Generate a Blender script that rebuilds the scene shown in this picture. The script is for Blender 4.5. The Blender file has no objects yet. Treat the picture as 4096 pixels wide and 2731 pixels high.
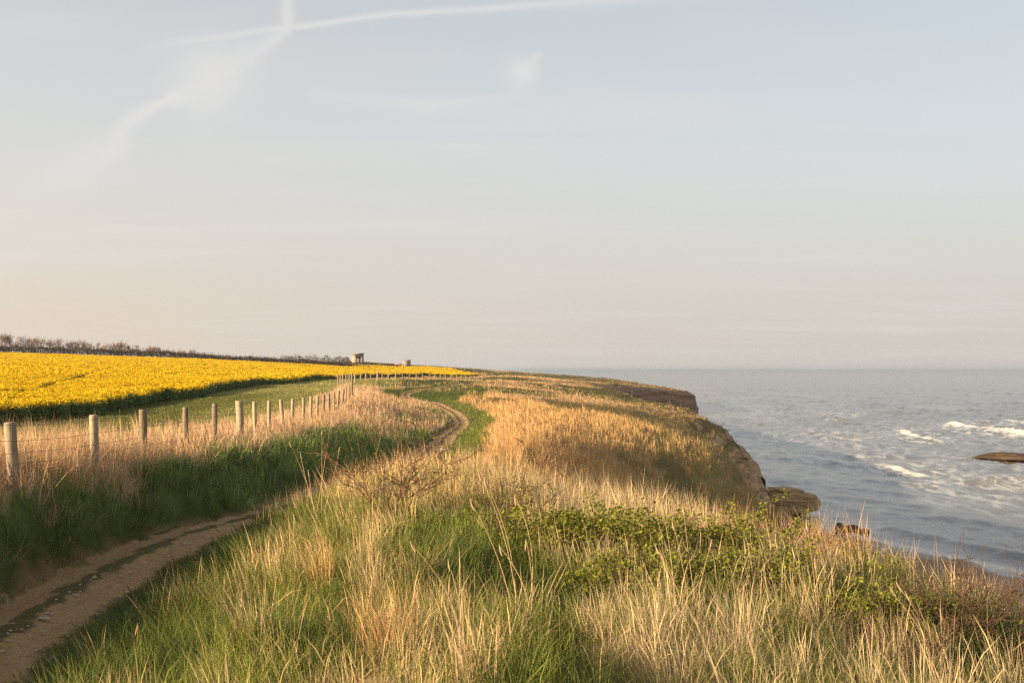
import bpy, math, random
import numpy as np
from mathutils import Vector

R = math.radians
S = bpy.context.scene
C = S.collection

# ------------------------------------------------------------------ camera
# units are metres; the eye of the photographer is the origin, the sea lies 12 m below it
cam_d = bpy.data.cameras.new('camera')
cam = bpy.data.objects.new('camera', cam_d)
C.objects.link(cam)
S.camera = cam
cam_d.sensor_width = 36.0
cam_d.lens = 36.0 * 1080.0 / 1024.0
cam_d.clip_start = 0.1
cam_d.clip_end = 60000.0
PITCH = math.atan(29.0 / 1080.0)
cam.location = (0, 0, 0)
cam.rotation_euler = (math.pi / 2 + PITCH, 0, 0)
cam_d.dof.use_dof = True
cam_d.dof.focus_distance = 9.0
cam_d.dof.aperture_fstop = 8.0
SEA = -12.0

# ------------------------------------------------------------------ sun and sky
SUN_EL = 13.8
SUN_AZ = -118.0            # degrees clockwise from the view direction (+Y): from the left, behind the shoulder
SKY_STRENGTH = 0.060
S.view_settings.view_transform = 'Standard'
S.view_settings.look = 'None'
S.view_settings.gamma = 1.0
S.view_settings.use_curve_mapping = False
S.view_settings.exposure = 1.55
cy = S.cycles
cy.max_bounces = 4
cy.diffuse_bounces = 2
cy.glossy_bounces = 2
cy.transmission_bounces = 2
cy.volume_bounces = 0
cy.caustics_reflective = False
cy.caustics_refractive = False
cy.use_denoising = False
cy.sample_clamp_indirect = 3.0
cy.use_adaptive_sampling = True
cy.adaptive_threshold = 0.01

sun_d = bpy.data.lights.new('sun', 'SUN')
sun_d.energy = 5.0
sun_d.angle = R(0.6)
sun_d.color = (1.0, 0.77, 0.49)
sun = bpy.data.objects.new('sun', sun_d)
C.objects.link(sun)
to_sun = Vector((math.sin(R(SUN_AZ)) * math.cos(R(SUN_EL)), math.cos(R(SUN_AZ)) * math.cos(R(SUN_EL)), math.sin(R(SUN_EL))))
sun.rotation_euler = to_sun.to_track_quat('Z', 'Y').to_euler()

W = bpy.data.worlds.new('World')
S.world = W
W.use_nodes = True


class NT:
    """small helper to write node trees"""
    def __init__(self, tree, clear=True):
        self.t = tree
        if clear:
            tree.nodes.clear()

    def n(self, typ, **kw):
        nd = self.t.nodes.new(typ)
        for k, v in kw.items():
            setattr(nd, k, v)
        return nd

    def put(self, sock, v):
        if v is None:
            return
        if hasattr(v, 'is_linked') or isinstance(v, bpy.types.NodeSocket):
            self.t.links.new(v, sock)
        else:
            sock.default_value = v

    def m(self, op, a, b=None, c=None, clamp=False):
        nd = self.n('ShaderNodeMath', operation=op, use_clamp=clamp)
        self.put(nd.inputs[0], a)
        if b is not None:
            self.put(nd.inputs[1], b)
        if c is not None:
            self.put(nd.inputs[2], c)
        return nd.outputs[0]

    def mapr(self, v, a, b, c=0.0, d=1.0, smooth=True):
        nd = self.n('ShaderNodeMapRange', interpolation_type='SMOOTHSTEP' if smooth else 'LINEAR')
        self.put(nd.inputs[0], v)
        for i, x in enumerate((a, b, c, d)):
            nd.inputs[i + 1].default_value = x
        return nd.outputs[0]

    def mix(self, f, a, b, mode='MIX'):
        nd = self.n('ShaderNodeMix', data_type='RGBA', blend_type=mode)
        self.put(nd.inputs[0], f)
        self.put(nd.inputs[6], a if not isinstance(a, tuple) else (*a, 1.0)[:4])
        self.put(nd.inputs[7], b if not isinstance(b, tuple) else (*b, 1.0)[:4])
        return nd.outputs[2]

    def noise(self, vec, scale, detail=4.0, rough=0.55, dist=0.0, dims='3D'):
        nd = self.n('ShaderNodeTexNoise', noise_dimensions=dims)
        if vec is not None:
            self.put(nd.inputs['Vector'], vec)
        nd.inputs['Scale'].default_value = scale
        nd.inputs['Detail'].default_value = detail
        nd.inputs['Roughness'].default_value = rough
        nd.inputs['Distortion'].default_value = dist
        return nd.outputs[0]

    def ramp(self, f, stops):
        nd = self.n('ShaderNodeValToRGB')
        self.put(nd.inputs[0], f)
        el = nd.color_ramp.elements
        while len(el) < len(stops):
            el.new(0.5)
        for e, (p, c) in zip(el, stops):
            e.position = p
            e.color = (*c, 1.0) if len(c) == 3 else c
        return nd.outputs[0]

    def comb(self, x, y, z):
        nd = self.n('ShaderNodeCombineXYZ')
        for i, v in enumerate((x, y, z)):
            self.put(nd.inputs[i], v)
        return nd.outputs[0]

    def vmul(self, v, s):
        nd = self.n('ShaderNodeVectorMath', operation='MULTIPLY')
        self.put(nd.inputs[0], v)
        nd.inputs[1].default_value = s
        return nd.outputs[0]


def build_world():
    g = NT(W.node_tree)
    out = g.n('ShaderNodeOutputWorld')
    bg = g.n('ShaderNodeBackground')
    sky = g.n('ShaderNodeTexSky', sky_type='NISHITA')
    sky.sun_disc = False
    sky.sun_elevation = R(SUN_EL)
    sky.sun_rotation = R(SUN_AZ)
    sky.altitude = 20.0
    sky.air_density = 1.0
    sky.dust_density = 2.5
    sky.ozone_density = 1.5
    tc = g.n('ShaderNodeTexCoord')
    sep = g.n('ShaderNodeSeparateXYZ')
    g.put(sep.inputs[0], tc.outputs['Generated'])
    x, y, z = sep.outputs
    # a high thin veil over the whole sky, thicker towards the horizon where one looks through more of it
    zc = g.m('MAXIMUM', z, 0.0)
    veil = g.m('POWER', g.m('SUBTRACT', 1.0, g.mapr(zc, 0.0, 0.9, 0.0, 1.0, False)), 3.0)
    # long bands of cirrus: horizontal plane far overhead, stretched along one heading
    inv = g.m('DIVIDE', 1.0, g.m('ADD', zc, 0.10))
    px, py = g.m('MULTIPLY', x, inv), g.m('MULTIPLY', y, inv)
    p = g.comb(g.m('MULTIPLY', px, 0.42), py, 0.3)
    c1 = g.noise(p, 1.5, 6.0, 0.55, 0.6)
    c2 = g.noise(g.comb(g.m('MULTIPLY', px, 0.25), g.m('MULTIPLY', py, 1.6), 4.1), 2.6, 5.0, 0.5, 0.3)
    cir = g.m('MULTIPLY', g.mapr(c1, 0.40, 0.72), g.mapr(c2, 0.35, 0.75))
    # contrails: old aircraft trails, kept as lines across the sky (a = bearing, b = height, both as tangents)
    a = g.m('DIVIDE', x, g.m('MAXIMUM', y, 0.05))
    b = g.m('DIVIDE', z, g.m('MAXIMUM', y, 0.05))
    wob = g.noise(g.comb(a, b, 0.0), 9.0, 4.0, 0.6)
    wob2 = g.noise(g.comb(a, b, 3.0), 13.0, 4.0, 0.6)
    aw = g.m('ADD', a, g.m('MULTIPLY', g.m('SUBTRACT', wob, 0.5), 0.042))
    bw = g.m('ADD', b, g.m('MULTIPLY', g.m('SUBTRACT', wob2, 0.5), 0.034))

    def seg(ax, bx, p0, p1, w0, w1, soft):
        dx, dy = p1[0] - p0[0], p1[1] - p0[1]
        L2 = dx * dx + dy * dy
        qa, qb = g.m('SUBTRACT', ax, p0[0]), g.m('SUBTRACT', bx, p0[1])
        t = g.m('DIVIDE', g.m('ADD', g.m('MULTIPLY', qa, dx), g.m('MULTIPLY', qb, dy)), L2, clamp=True)
        ea = g.m('SUBTRACT', qa, g.m('MULTIPLY', t, dx))
        eb = g.m('SUBTRACT', qb, g.m('MULTIPLY', t, dy))
        d = g.m('SQRT', g.m('ADD', g.m('MULTIPLY', ea, ea), g.m('MULTIPLY', eb, eb)))
        w = g.m('ADD', w0, g.m('MULTIPLY', t, w1 - w0))
        q = g.m('DIVIDE', d, w)
        e = g.m('POWER', 2.0, g.m('MULTIPLY', g.m('MULTIPLY', q, q), -1.4))
        k0, k1 = soft
        return g.m('MULTIPLY', e, g.m('ADD', k0, g.m('MULTIPLY', t, k1 - k0)))

    def ab(u, v):      # picture position of the trail -> tangents of its bearing and height
        return ((u - 512) / 1080.0, (370 - v) / 1080.0)
    tr = [(296, -40, .007, .55), (289, -4, .007, .6), (283, 26, .0045, .7), (262, 42, .008, .55), (238, 56, .018, .45),
          (208, 76, .034, .62), (182, 95, .012, .55), (160, 106, .005, .75), (124, 122, .008, .45), (110, 145, .014, .4), (70, 163, .02, .28), (20, 190, .02, .1)]
    acc = None
    for (u0, v0, w0, k0), (u1, v1, w1, k1) in zip(tr[:-1], tr[1:]):
        s = seg(aw, bw, ab(u0, v0), ab(u1, v1), w0, w1, (k0, k1))
        acc = s if acc is None else g.m('MAXIMUM', acc, s)
    acc = g.m('MULTIPLY', acc, g.mapr(wob, 0.25, 0.6, 0.6, 1.0))
    bw2 = g.m('ADD', b, g.m('MULTIPLY', g.m('SUBTRACT', wob2, 0.5), 0.006))
    tr2 = [(130, 46, .006, .0), (180, 40, .005, .35), (283, 25, .0030, .6), (345, 17, .0028, .65), (395, 10, .0032, .6), (480, 6, .0032, .55), (560, 0, .0045, .45), (700, -12, .008, .3)]
    for (u0, v0, w0, k0), (u1, v1, w1, k1) in zip(tr2[:-1], tr2[1:]):
        acc = g.m('MAXIMUM', acc, seg(a, bw2, ab(u0, v0), ab(u1, v1), w0, w1, (k0, k1)))
    # a loose puff and a faint streak over the middle
    acc = g.m('MAXIMUM', acc, seg(aw, bw, ab(524, 70), ab(540, 56), .016, .004, (.55, .35)))
    acc = g.m('MAXIMUM', acc, seg(aw, bw2, ab(310, 92), ab(430, 103), .008, .008, (.18, .32)))
    acc = g.m('MAXIMUM', acc, seg(aw, bw2, ab(430, 103), ab(518, 94), .006, .006, (.32, .12)))
    trail = g.m('MULTIPLY', acc, g.mapr(y, 0.0, 0.2))

    # brightness of the haze: warmer and brighter towards the sun, rosy low down
    sunward = g.m('ADD', g.m('MULTIPLY', x, to_sun.x), g.m('MULTIPLY', y, to_sun.y))
    sw = g.mapr(sunward, -0.95, 0.75, 0.0, 1.0)
    hz_low = g.mix(sw, (3.85, 3.55, 3.30), (5.5, 4.45, 3.55))
    hz_high = g.mix(sw, (4.62, 4.56, 4.33), (5.4, 5.1, 4.65))
    lift = g.mapr(zc, 0.01, 0.25)
    hz = g.mix(lift, hz_low, hz_high)
    base = g.mix(g.m('ADD', 0.43, g.m('MULTIPLY', veil, 0.55)), sky.outputs[0], hz)
    cl = g.mix(sw, (4.4, 4.3, 4.15), (4.9, 4.6, 4.25))
    base = g.mix(g.m('MULTIPLY', cir, 0.42), base, cl)
    base = g.mix(g.m('MULTIPLY', trail, 0.60), base, (5.4, 5.05, 4.7))
    g.put(bg.inputs[0], base)
    bg.inputs[1].default_value = SKY_STRENGTH
    g.put(out.inputs[0], bg.outputs[0])


build_world()

# ------------------------------------------------------------------ small helpers
rng = np.random.default_rng(11)
random.seed(5)


def hash2(ix, iy, seed):
    h = (ix.astype(np.int64) * 374761393 + iy.astype(np.int64) * 668265263 + seed * 1442695041) & 0xFFFFFFFF
    h = ((h ^ (h >> 13)) * 1274126177) & 0xFFFFFFFF
    h = h ^ (h >> 16)
    return (h & 0xFFFFFF) / float(0xFFFFFF)


def vnoise(x, y, seed=0):
    x = np.asarray(x, float); y = np.asarray(y, float)
    ix, iy = np.floor(x), np.floor(y)
    fx, fy = x - ix, y - iy
    fx = fx * fx * (3 - 2 * fx); fy = fy * fy * (3 - 2 * fy)
    a = hash2(ix, iy, seed); b = hash2(ix + 1, iy, seed)
    c = hash2(ix, iy + 1, seed); d = hash2(ix + 1, iy + 1, seed)
    return (a + (b - a) * fx) * (1 - fy) + (c + (d - c) * fx) * fy


def fbm(x, y, seed=0, octv=3):
    s, amp, tot = 0.0, 1.0, 0.0
    for i in range(octv):
        s = s + amp * vnoise(np.asarray(x) * 2 ** i, np.asarray(y) * 2 ** i, seed + 7 * i)
        tot += amp
        amp *= 0.5
    return s / tot


def sstep(a, b, x):
    t = np.clip((np.asarray(x, float) - a) / (b - a), 0, 1)
    return t * t * (3 - 2 * t)


def mesh_np(name, verts, tris=None, quads=None, smooth=False):
    me = bpy.data.meshes.new(name)
    verts = np.asarray(verts, np.float32)
    me.vertices.add(len(verts))
    me.vertices.foreach_set('co', verts.ravel())
    nt = 0 if tris is None else len(tris)
    nq = 0 if quads is None else len(quads)
    loops = np.concatenate([np.asarray(a, np.int32).ravel() for a in (tris, quads) if a is not None and len(a)])
    me.loops.add(len(loops))
    me.loops.foreach_set('vertex_index', loops)
    me.polygons.add(nt + nq)
    starts = np.concatenate([np.arange(nt) * 3, nt * 3 + np.arange(nq) * 4]).astype(np.int32)
    me.polygons.foreach_set('loop_start', starts)
    if smooth:
        me.polygons.foreach_set('use_smooth', np.ones(nt + nq, bool))
    me.update(calc_edges=True)
    return me


def fattr(me, name, vals):
    at = me.attributes.new(name, 'FLOAT', 'POINT')
    at.data.foreach_set('value', np.asarray(vals, np.float32).ravel())


def cattr(me, name, cols):
    at = me.attributes.new(name, 'FLOAT_COLOR', 'POINT')
    cols = np.asarray(cols, np.float32)
    at.data.foreach_set('color', np.concatenate([cols, np.ones((len(cols), 1), np.float32)], 1).ravel())


def obj(name, me, mat=None, parent=None, loc=None):
    o = bpy.data.objects.new(name, me)
    C.objects.link(o)
    if mat is not None and me is not None and len(me.materials) == 0:
        me.materials.append(mat)
    if parent is not None:
        o.parent = parent
    if loc is not None:
        o.location = loc
    return o


def tag(o, label=None, cat=None, group=None, kind=None):
    if label: o['label'] = label
    if cat: o['category'] = cat
    if group: o['group'] = group
    if kind: o['kind'] = kind
    return o


def empty(name, loc, label, cat, group=None, rz=0.0):
    o = bpy.data.objects.new(name, None)
    C.objects.link(o)
    o.location = loc
    o.rotation_euler = (0, 0, rz)
    o.empty_display_size = 0.2
    return tag(o, label, cat, group)


class MB:
    """collects boxes, tubes and faces into one mesh"""
    def __init__(self):
        self.v, self.t, self.q = [], [], []

    def box(self, x0, x1, y0, y1, z0, z1):
        b = len(self.v)
        self.v += [(x, y, z) for z in (z0, z1) for y in (y0, y1) for x in (x0, x1)]
        self.q += [[b + i for i in f] for f in ((0, 2, 3, 1), (4, 5, 7, 6), (0, 1, 5, 4), (2, 6, 7, 3), (0, 4, 6, 2), (1, 3, 7, 5))]
        return self

    def tube(self, pts, radii, n=4, cap=True):
        pts = [Vector(p) for p in pts]
        if not hasattr(radii, '__len__'):
            radii = [radii] * len(pts)
        b = len(self.v)
        for i, p in enumerate(pts):
            d = (pts[min(i + 1, len(pts) - 1)] - pts[max(i - 1, 0)])
            if d.length < 1e-9:
                d = Vector((0, 0, 1))
            d.normalize()
            u = d.cross(Vector((0, 0, 1)) if abs(d.z) < 0.9 else Vector((1, 0, 0))).normalized()
            w = d.cross(u)
            for k in range(n):
                an = 2 * math.pi * k / n
                self.v.append(tuple(p + (u * math.cos(an) + w * math.sin(an)) * radii[i]))
        for i in range(len(pts) - 1):
            for k in range(n):
                k2 = (k + 1) % n
                self.q.append([b + i * n + k, b + i * n + k2, b + (i + 1) * n + k2, b + (i + 1) * n + k])
        if cap and n >= 3:
            for base in (b, b + (len(pts) - 1) * n):
                for k in range(1, n - 1):
                    self.t.append([base, base + k, base + k + 1])
        return self

    def mesh(self, name, smooth=False):
        return mesh_np(name, self.v, self.t or None, self.q or None, smooth)


def new_mat(name):
    m = bpy.data.materials.new(name)
    m.use_nodes = True
    return m, NT(m.node_tree)


def finish(g, col, rough=0.8, bump=None, strength=0.3, dist=0.02, spec=0.2):
    out = g.n('ShaderNodeOutputMaterial')
    b = g.n('ShaderNodeBsdfPrincipled')
    g.put(b.inputs['Base Color'], (*col, 1.0) if isinstance(col, tuple) else col)
    g.put(b.inputs['Roughness'], rough)
    b.inputs['Specular IOR Level'].default_value = spec
    if bump is not None:
        bn = g.n('ShaderNodeBump')
        bn.inputs['Strength'].default_value = strength
        bn.inputs['Distance'].default_value = dist
        g.put(bn.inputs['Height'], bump)
        g.put(b.inputs['Normal'], bn.outputs[0])
    g.put(out.inputs[0], b.outputs[0])
    return b


# ------------------------------------------------------------------ the lie of the land
def fence_x(y):
    return -3.86 - 0.084 * np.asarray(y, float)


PATH = np.array([(-3.0, -6), (-3.05, 2), (-3.4, 5.5), (-3.72, 8.5), (-3.88, 11), (-3.8, 13.2), (-3.45, 15.5), (-3.3, 20), (-3.2, 28), (-3.0, 36),
                 (-2.75, 42), (-2.85, 50), (-2.7, 57), (-3.2, 64), (-4.6, 73), (-7.0, 83), (-9.2, 93), (-9.6, 105), (-8.6, 125), (-7, 150), (-5.5, 190),
                 (-4, 240), (-3, 300), (-2, 380)], float)


def spline(pts, n):
    P = np.asarray(pts, float)
    out = []
    for i in range(len(P) - 1):
        p0, p1, p2, p3 = P[max(i - 1, 0)], P[i], P[i + 1], P[min(i + 2, len(P) - 1)]
        for t in np.linspace(0, 1, n, endpoint=False):
            out.append(0.5 * ((2 * p1) + (-p0 + p2) * t + (2 * p0 - 5 * p1 + 4 * p2 - p3) * t * t + (-p0 + 3 * p1 - 3 * p2 + p3) * t ** 3))
    out.append(P[-1])
    return np.array(out)


PATH_D = spline(PATH, 5)


def poly_dist(x, y, P):
    """distance to polyline P and signed side (positive to the right when walking along it)"""
    x = np.asarray(x, float).ravel(); y = np.asarray(y, float).ravel()
    best = np.full(x.shape, 1e18); side = np.zeros(x.shape)
    for (ax, ay), (bx, by) in zip(P[:-1], P[1:]):
        dx, dy = bx - ax, by - ay
        L2 = dx * dx + dy * dy + 1e-12
        t = np.clip(((x - ax) * dx + (y - ay) * dy) / L2, 0, 1)
        ex, ey = x - (ax + t * dx), y - (ay + t * dy)
        d = ex * ex + ey * ey
        s = np.sign(ex * dy - ey * dx)
        up = d < best
        best[up] = d[up]; side[up] = s[up]
    return np.sqrt(best), side


def path_x(y):
    return np.interp(y, PATH_D[:, 1], PATH_D[:, 0])


COAST = np.array([(90, 8), (60, 30), (40, 47), (30, 63), (26, 74), (23.0, 84), (21.7, 95), (22.2, 110), (23.0, 130), (23.4, 150), (22, 180), (19, 220),
                  (18, 255), (22, 272), (30, 285), (40, 296), (48, 305), (52.5, 316), (53.5, 332), (50, 360), (46, 420), (40, 600), (36, 1000)], float)

CP = []


def cp(*rows):
    CP.extend(rows)


FENCE_Z = ((-6, -1.10), (0, -1.10), (4, -1.10), (8, -1.12), (10.3, -1.15), (12.8, -1.20), (17, -1.33), (22.8, -1.48), (29, -1.62), (35, -1.75), (42, -1.82), (48, -1.83), (55, -1.7), (60.3, -1.55))
PATH_Z = ((-6, -1.85), (2, -1.85), (5.5, -1.86), (8.5, -1.9), (11, -1.92), (13.2, -1.95), (15.5, -2.02), (20, -2.25), (28, -2.75), (36, -2.85), (42, -2.88))
for yy, zz in FENCE_Z:
    fx = float(fence_x(yy))
    cp((fx, yy, zz), (fx - 2.5, yy, min(zz - 0.10, -1.30)), (fx - 8, yy, min(zz - 0.45, -1.8)))
for yy, zz in ((-6, -1.85), (2, -1.85), (5.5, -1.86), (8.5, -1.9), (11, -1.92), (13.2, -1.95), (15.5, -2.02), (20, -2.25), (28, -2.75), (36, -2.85), (42, -2.88), (50, -2.95), (57, -2.92), (64, -2.8), (73, -2.55), (83, -2.4), (93, -2.2), (105, -2.05), (125, -1.95), (150, -1.85), (190, -1.75), (240, -1.6)):
    cp((float(path_x(yy)), yy, zz))
    if 18 < yy < 40:
        cp((float(path_x(yy)) - 0.75, yy, zz + 0.22))
cp((-25, 0, -2.1), (-25, 20, -2.4), (-20, 30, -2.5), (-30, 30, -2.7), (-24, 45, -2.7), (-23, 60, -2.5), (-25, 80, -2.3), (-26, 98, -1.9), (-29, 140, -1.85), (-32, 196, -1.8),
   (-17, 60, -2.2), (-15, 80, -1.75), (-18, 100, -1.6), (-45, 60, -2.6), (-60, 100, -1.6), (-50, 150, -1.0), (-80, 200, 0.6), (-130, 250, 2.4), (-60, 260, 0.2),
   (-170, 360, 4.8), (-120, 380, 3.4), (-90, 390, 2.2), (-61, 400, 0.75), (-38, 400, 0.15), (-22, 380, -0.55), (-10, 320, -2.1), (-20, 300, -1.9), (-30, 250, -1.5),
   (-60, 425, 3.1), (-41, 422, 1.6), (-100, 430, 3.3), (-190, 400, 5.2), (-260, 380, 6.6), (-250, 500, 6.6), (-170, 520, 5.0), (-60, 520, 2.5), (-10, 420, 0.0), (10, 420, -1.2),
   (-8, 395, -0.4), (-200, 200, 3.0), (-120, 120, 0.5), (0, 600, -1), (30, 600, -3), (-100, 900, 2), (20, 900, -3), (-400, 900, 8), (-400, 500, 8))
cp((-11, 75, -1.5), (-14, 100, -1.4), (-19, 130, -1.45), (-18, 157, -1.35), (-13.75, 165, -1.5), (-8.8, 187, -1.8), (-4, 230, -2.0), (-25, 395, 0.6), (-17, 400, 0.1), (-10, 405, -0.3), (-8, 66, -1.9), (-6.6, 52, -2.15), (-6.5, 45, -2.2))
# beyond the bend and on the two headlands
cp((-4.3, 110, -2.0), (-5, 180, -1.7), (3.9, 150, -2.8), (6.2, 240, -2.2), (13, 160, -3.7), (17.2, 150, -4.25), (22.2, 140, -5.1), (0, 320, -1.6), (10, 350, -2.3), (19.9, 320, -3.3), (35, 300, -4.35),
   (47, 310, -5.5), (18, 255, -3.6), (19, 220, -4.2), (22, 180, -4.9), (23.2, 150, -5.3), (23.6, 130, -5.7), (21.6, 112, -6.1), (20.8, 97, -8.0), (20.6, 90, -9.6), (22.2, 90, -11.4), (22, 272, -3.5), (30, 285, -4.0), (40, 296, -4.6),
   (52, 318, -6.6), (52, 340, -6.0), (10, 280, -2.4), (8, 190, -2.6), (40, 400, -4))
# the bowl and its rims
cp((-1.35, 40, -2.62), (-1.2, 48, -2.7), (-1.1, 57, -2.62), (-1.4, 66, -2.4), (0.3, 42, -2.95), (0, 50, -2.9), (-2.7, 80, -1.95), (1.6, 80, -2.6), (0, 35, -3.4), (0, 70, -2.5), (4.65, 75, -3.05), (7.5, 72, -3.55), (10, 70, -4.15), (11.7, 68, -4.6), (13.2, 66, -5.2), (2.9, 65, -2.95),
   (2.1, 48, -3.55), (3.3, 40, -4.45), (7.7, 60, -4.4), (6.4, 50, -5.5), (10, 58, -5.9), (14.5, 66, -7.3), (16.7, 70, -9.8), (12, 95, -4.4), (15, 97, -4.95), (16.5, 95, -5.7), (19.2, 92, -7.5), (17.2, 88, -7.0),
   (11, 82, -6.3), (5, 87, -4.1), (14.2, 80, -8.0), (8, 84, -5.2), (19.6, 86, -10.4), (18.5, 79, -10.5))
# the near mound
cp((-2.55, 4, -1.68), (-2.6, 7, -1.7), (-2.75, 9.5, -1.75), (-2.85, 12, -1.8), (-2.0, 3, -1.52), (-1.5, 1, -1.5), (0, -4, -1.5), (0, 2, -1.5), (0, 5, -1.5), (-1.2, 7, -1.45), (-1.9, 9, -1.48), (-2.1, 11, -1.5), (-1.4, 11, -1.33), (0, 9, -1.45), (-1, 12.5, -1.28), (0, 12, -1.42),
   (1.5, 5, -1.72), (3, 5, -1.98), (1.5, 9, -1.60), (3, 9.3, -1.78), (4.6, 8.4, -2.12), (3.6, 7, -2.0), (6, 6, -2.45), (5, 2, -2.3), (8, 0, -3.0), (1.8, 11.6, -1.80), (1, 14, -1.95), (-1, 15, -1.55), (-2.1, 14, -1.75), (-1.6, 20, -2.55), (0, 20, -2.9), (2, 18, -3.5), (4, 14, -3.9), (6, 10, -3.9), (3, 25, -4.4), (0, 28, -3.5),
   (7, 18, -6.2), (10, 14, -7), (8, 25, -6.5), (12, 22, -9), (15, 18, -11), (6, 33, -5.5), (11, 32, -8), (14, 30, -10.6), (12, 42, -8.4), (15.5, 42, -11.0), (16.5, 55, -11.0), (18, 66, -11.2), (20, 5, -11), (14, 6, -8.6), (12, -5, -7),
   (18, 32, -11.2), (22, 50, -11.2), (22, 62, -11.3), (22, 74, -11.2), (30, 40, -11.5), (45, 20, -11.8), (30, 63, -12), (26, 74, -12), (40, 47, -12), (60, 30, -12))
CPA = np.array(CP, float)


def warp(x, y):
    yy = np.maximum(y, -6.5) + 8.0
    return np.stack([np.asarray(x) / yy, 0.5 * np.log(yy)], -1)


def tps_k(d2):
    return 0.5 * d2 * np.log(d2 + 1e-9)


_c = warp(CPA[:, 0], CPA[:, 1])
_n = len(_c)
_A = tps_k(((_c[:, None] - _c[None]) ** 2).sum(-1)) + np.eye(_n) * 2e-4
_P = np.concatenate([np.ones((_n, 1)), _c], 1)
_M = np.block([[_A, _P], [_P.T, np.zeros((3, 3))]])
_w = np.linalg.solve(_M, np.concatenate([CPA[:, 2], np.zeros(3)]))


def tps(x, y):
    x = np.asarray(x, float).ravel(); y = np.asarray(y, float).ravel()
    out = np.empty(len(x))
    for i in range(0, len(x), 20000):
        q = warp(x[i:i + 20000], y[i:i + 20000])
        d2 = np.maximum((q * q).sum(1)[:, None] + (_c * _c).sum(1)[None] - 2 * q @ _c.T, 0).astype(np.float32)
        out[i:i + 20000] = tps_k(d2) @ _w[:_n] + _w[_n] + q @ _w[_n + 1:]
    return out


def height(x, y, extras=False):
    x = np.asarray(x, float); y = np.asarray(y, float)
    shp = x.shape
    x = x.ravel(); y = y.ravel()
    z = tps(x, y)
    dp, sd = poly_dist(x, y, PATH_D)
    dc, sc = poly_dist(x, y, COAST)
    dcs = dc * sc                                          # positive on the seaward side
    r = np.hypot(x, y)
    calm = sstep(0.48, 0.95, dp)                            # the trodden way stays even
    # the steep little bank between fence and path, close to the viewer
    xf, xp = fence_x(y), path_x(y) - 0.44
    zf, zp = np.interp(y, *np.array(FENCE_Z).T), np.interp(y, *np.array(PATH_Z).T)
    tb = np.clip((x - xf) / np.maximum(xp - xf, 0.1), 0, 1)
    zb = zf + (zp - zf) * sstep(0.12, 1.0, tb) ** 1.2
    wb = sstep(21, 16, y) * (x > xf - 0.3) * sstep(0.95, 0.5, x - path_x(y))
    wb = wb * sstep(-0.3, 0.0, x - xf)
    z = z * (1 - wb) + zb * wb
    # tussocks near by, broader swells further out
    z = z + calm * (0.42 * (fbm(x * 1.5, y * 1.5, 3) - 0.5) * sstep(60, 25, r) + 0.12 * (vnoise(x * 3.7, y * 3.7, 9) - 0.5) * sstep(30, 14, r))
    z = z + 0.55 * (fbm(x * 0.16, y * 0.16, 21) - 0.5) * sstep(14, 40, r) * sstep(0.6, 5, dp)
    z = z + 1.2 * (fbm(x * 0.05, y * 0.05, 33) - 0.5) * sstep(80, 200, r) * sstep(400, 300, r) * sstep(-60, 10, x)
    # rougher scarps where the slope breaks to the sea
    z = z + 0.9 * (fbm(x * 0.30, y * 0.22, 51) - 0.5) * sstep(8, 15, x) * sstep(45, 60, y)
    # small bank and wheel tracks in the margin beyond the fence
    fx = x - fence_x(y)
    inside = sstep(70, 55, y)
    for off, hgt in ((-7.6, 0.24), (-10.2, 0.2)):
        z = z + hgt * inside * np.tanh((fx - off + 0.5 * np.sin(y * 0.21)) * 3.0) * 0.5 * np.exp(-((fx - off) / 2.2) ** 2)
    # ledges of bare rock where the first headland breaks off
    led = sstep(15.5, 18.5, x) * sstep(83, 88, y) * sstep(122, 108, y)
    z = z + led * 0.26 * np.sin(2 * np.pi * z / 1.05 + 2.0 * fbm(x * 0.5, y * 0.5, 57))
    # the path: two worn ruts
    lat = dp * sd
    near = sstep(0.62, 0.40, dp)
    z = z - 0.05 * near
    # land ends at the cliff
    land_h = z.copy()
    drop = sstep(0.2, 2.0, dcs) * (y > 80)
    z = np.where(dcs > 0.2, z * (1 - drop) + (-15.0) * drop, z)
    z = np.where((y <= 80) & (dcs > 0), np.minimum(z, SEA - 0.10 * dcs), z)
    if extras:
        return z.reshape(shp), dict(dp=dp.reshape(shp), lat=lat.reshape(shp), dcs=dcs.reshape(shp), fx=fx.reshape(shp))
    return z.reshape(shp)


def ray(px, py):
    a, b = (px - 512) / 1080.0, (341 - py) / 1080.0
    return np.array([a, math.cos(PITCH) - b * math.sin(PITCH), math.sin(PITCH) + b * math.cos(PITCH)])


def ground_at(px, py, lift=0.0, y0=2.5, y1=500):
    """where the line of sight through a picture position first meets the land (raised by lift)"""
    d = ray(px, py)
    ys = np.exp(np.linspace(math.log(y0), math.log(y1), 1500))
    k = ys / d[1]
    zz = height(d[0] * k, ys) + lift
    hit = np.where(zz >= d[2] * k)[0]
    i = hit[0] if len(hit) else len(ys) - 1
    return Vector((d[0] * k[i], ys[i], float(zz[i] - lift)))


FIELD_EDGE = np.array([(-34, 10), (-30, 30), (-26.5, 45), (-24, 60), (-24.5, 80), (-26, 98), (-29, 140), (-32, 196), (-31, 235), (-24, 280), (-13, 318), (-9.5, 330)], float)


def field_mask(x, y):
    """inside the rape field"""
    ex = np.interp(y, FIELD_EDGE[:, 1], FIELD_EDGE[:, 0])
    far = np.interp(x, [-260, -170, -120, -90, -61, -38, -22, -12, -9], [350, 362, 380, 390, 402, 402, 385, 345, 330])
    return (x < ex) & (y < far) & (y > 25)


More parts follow.
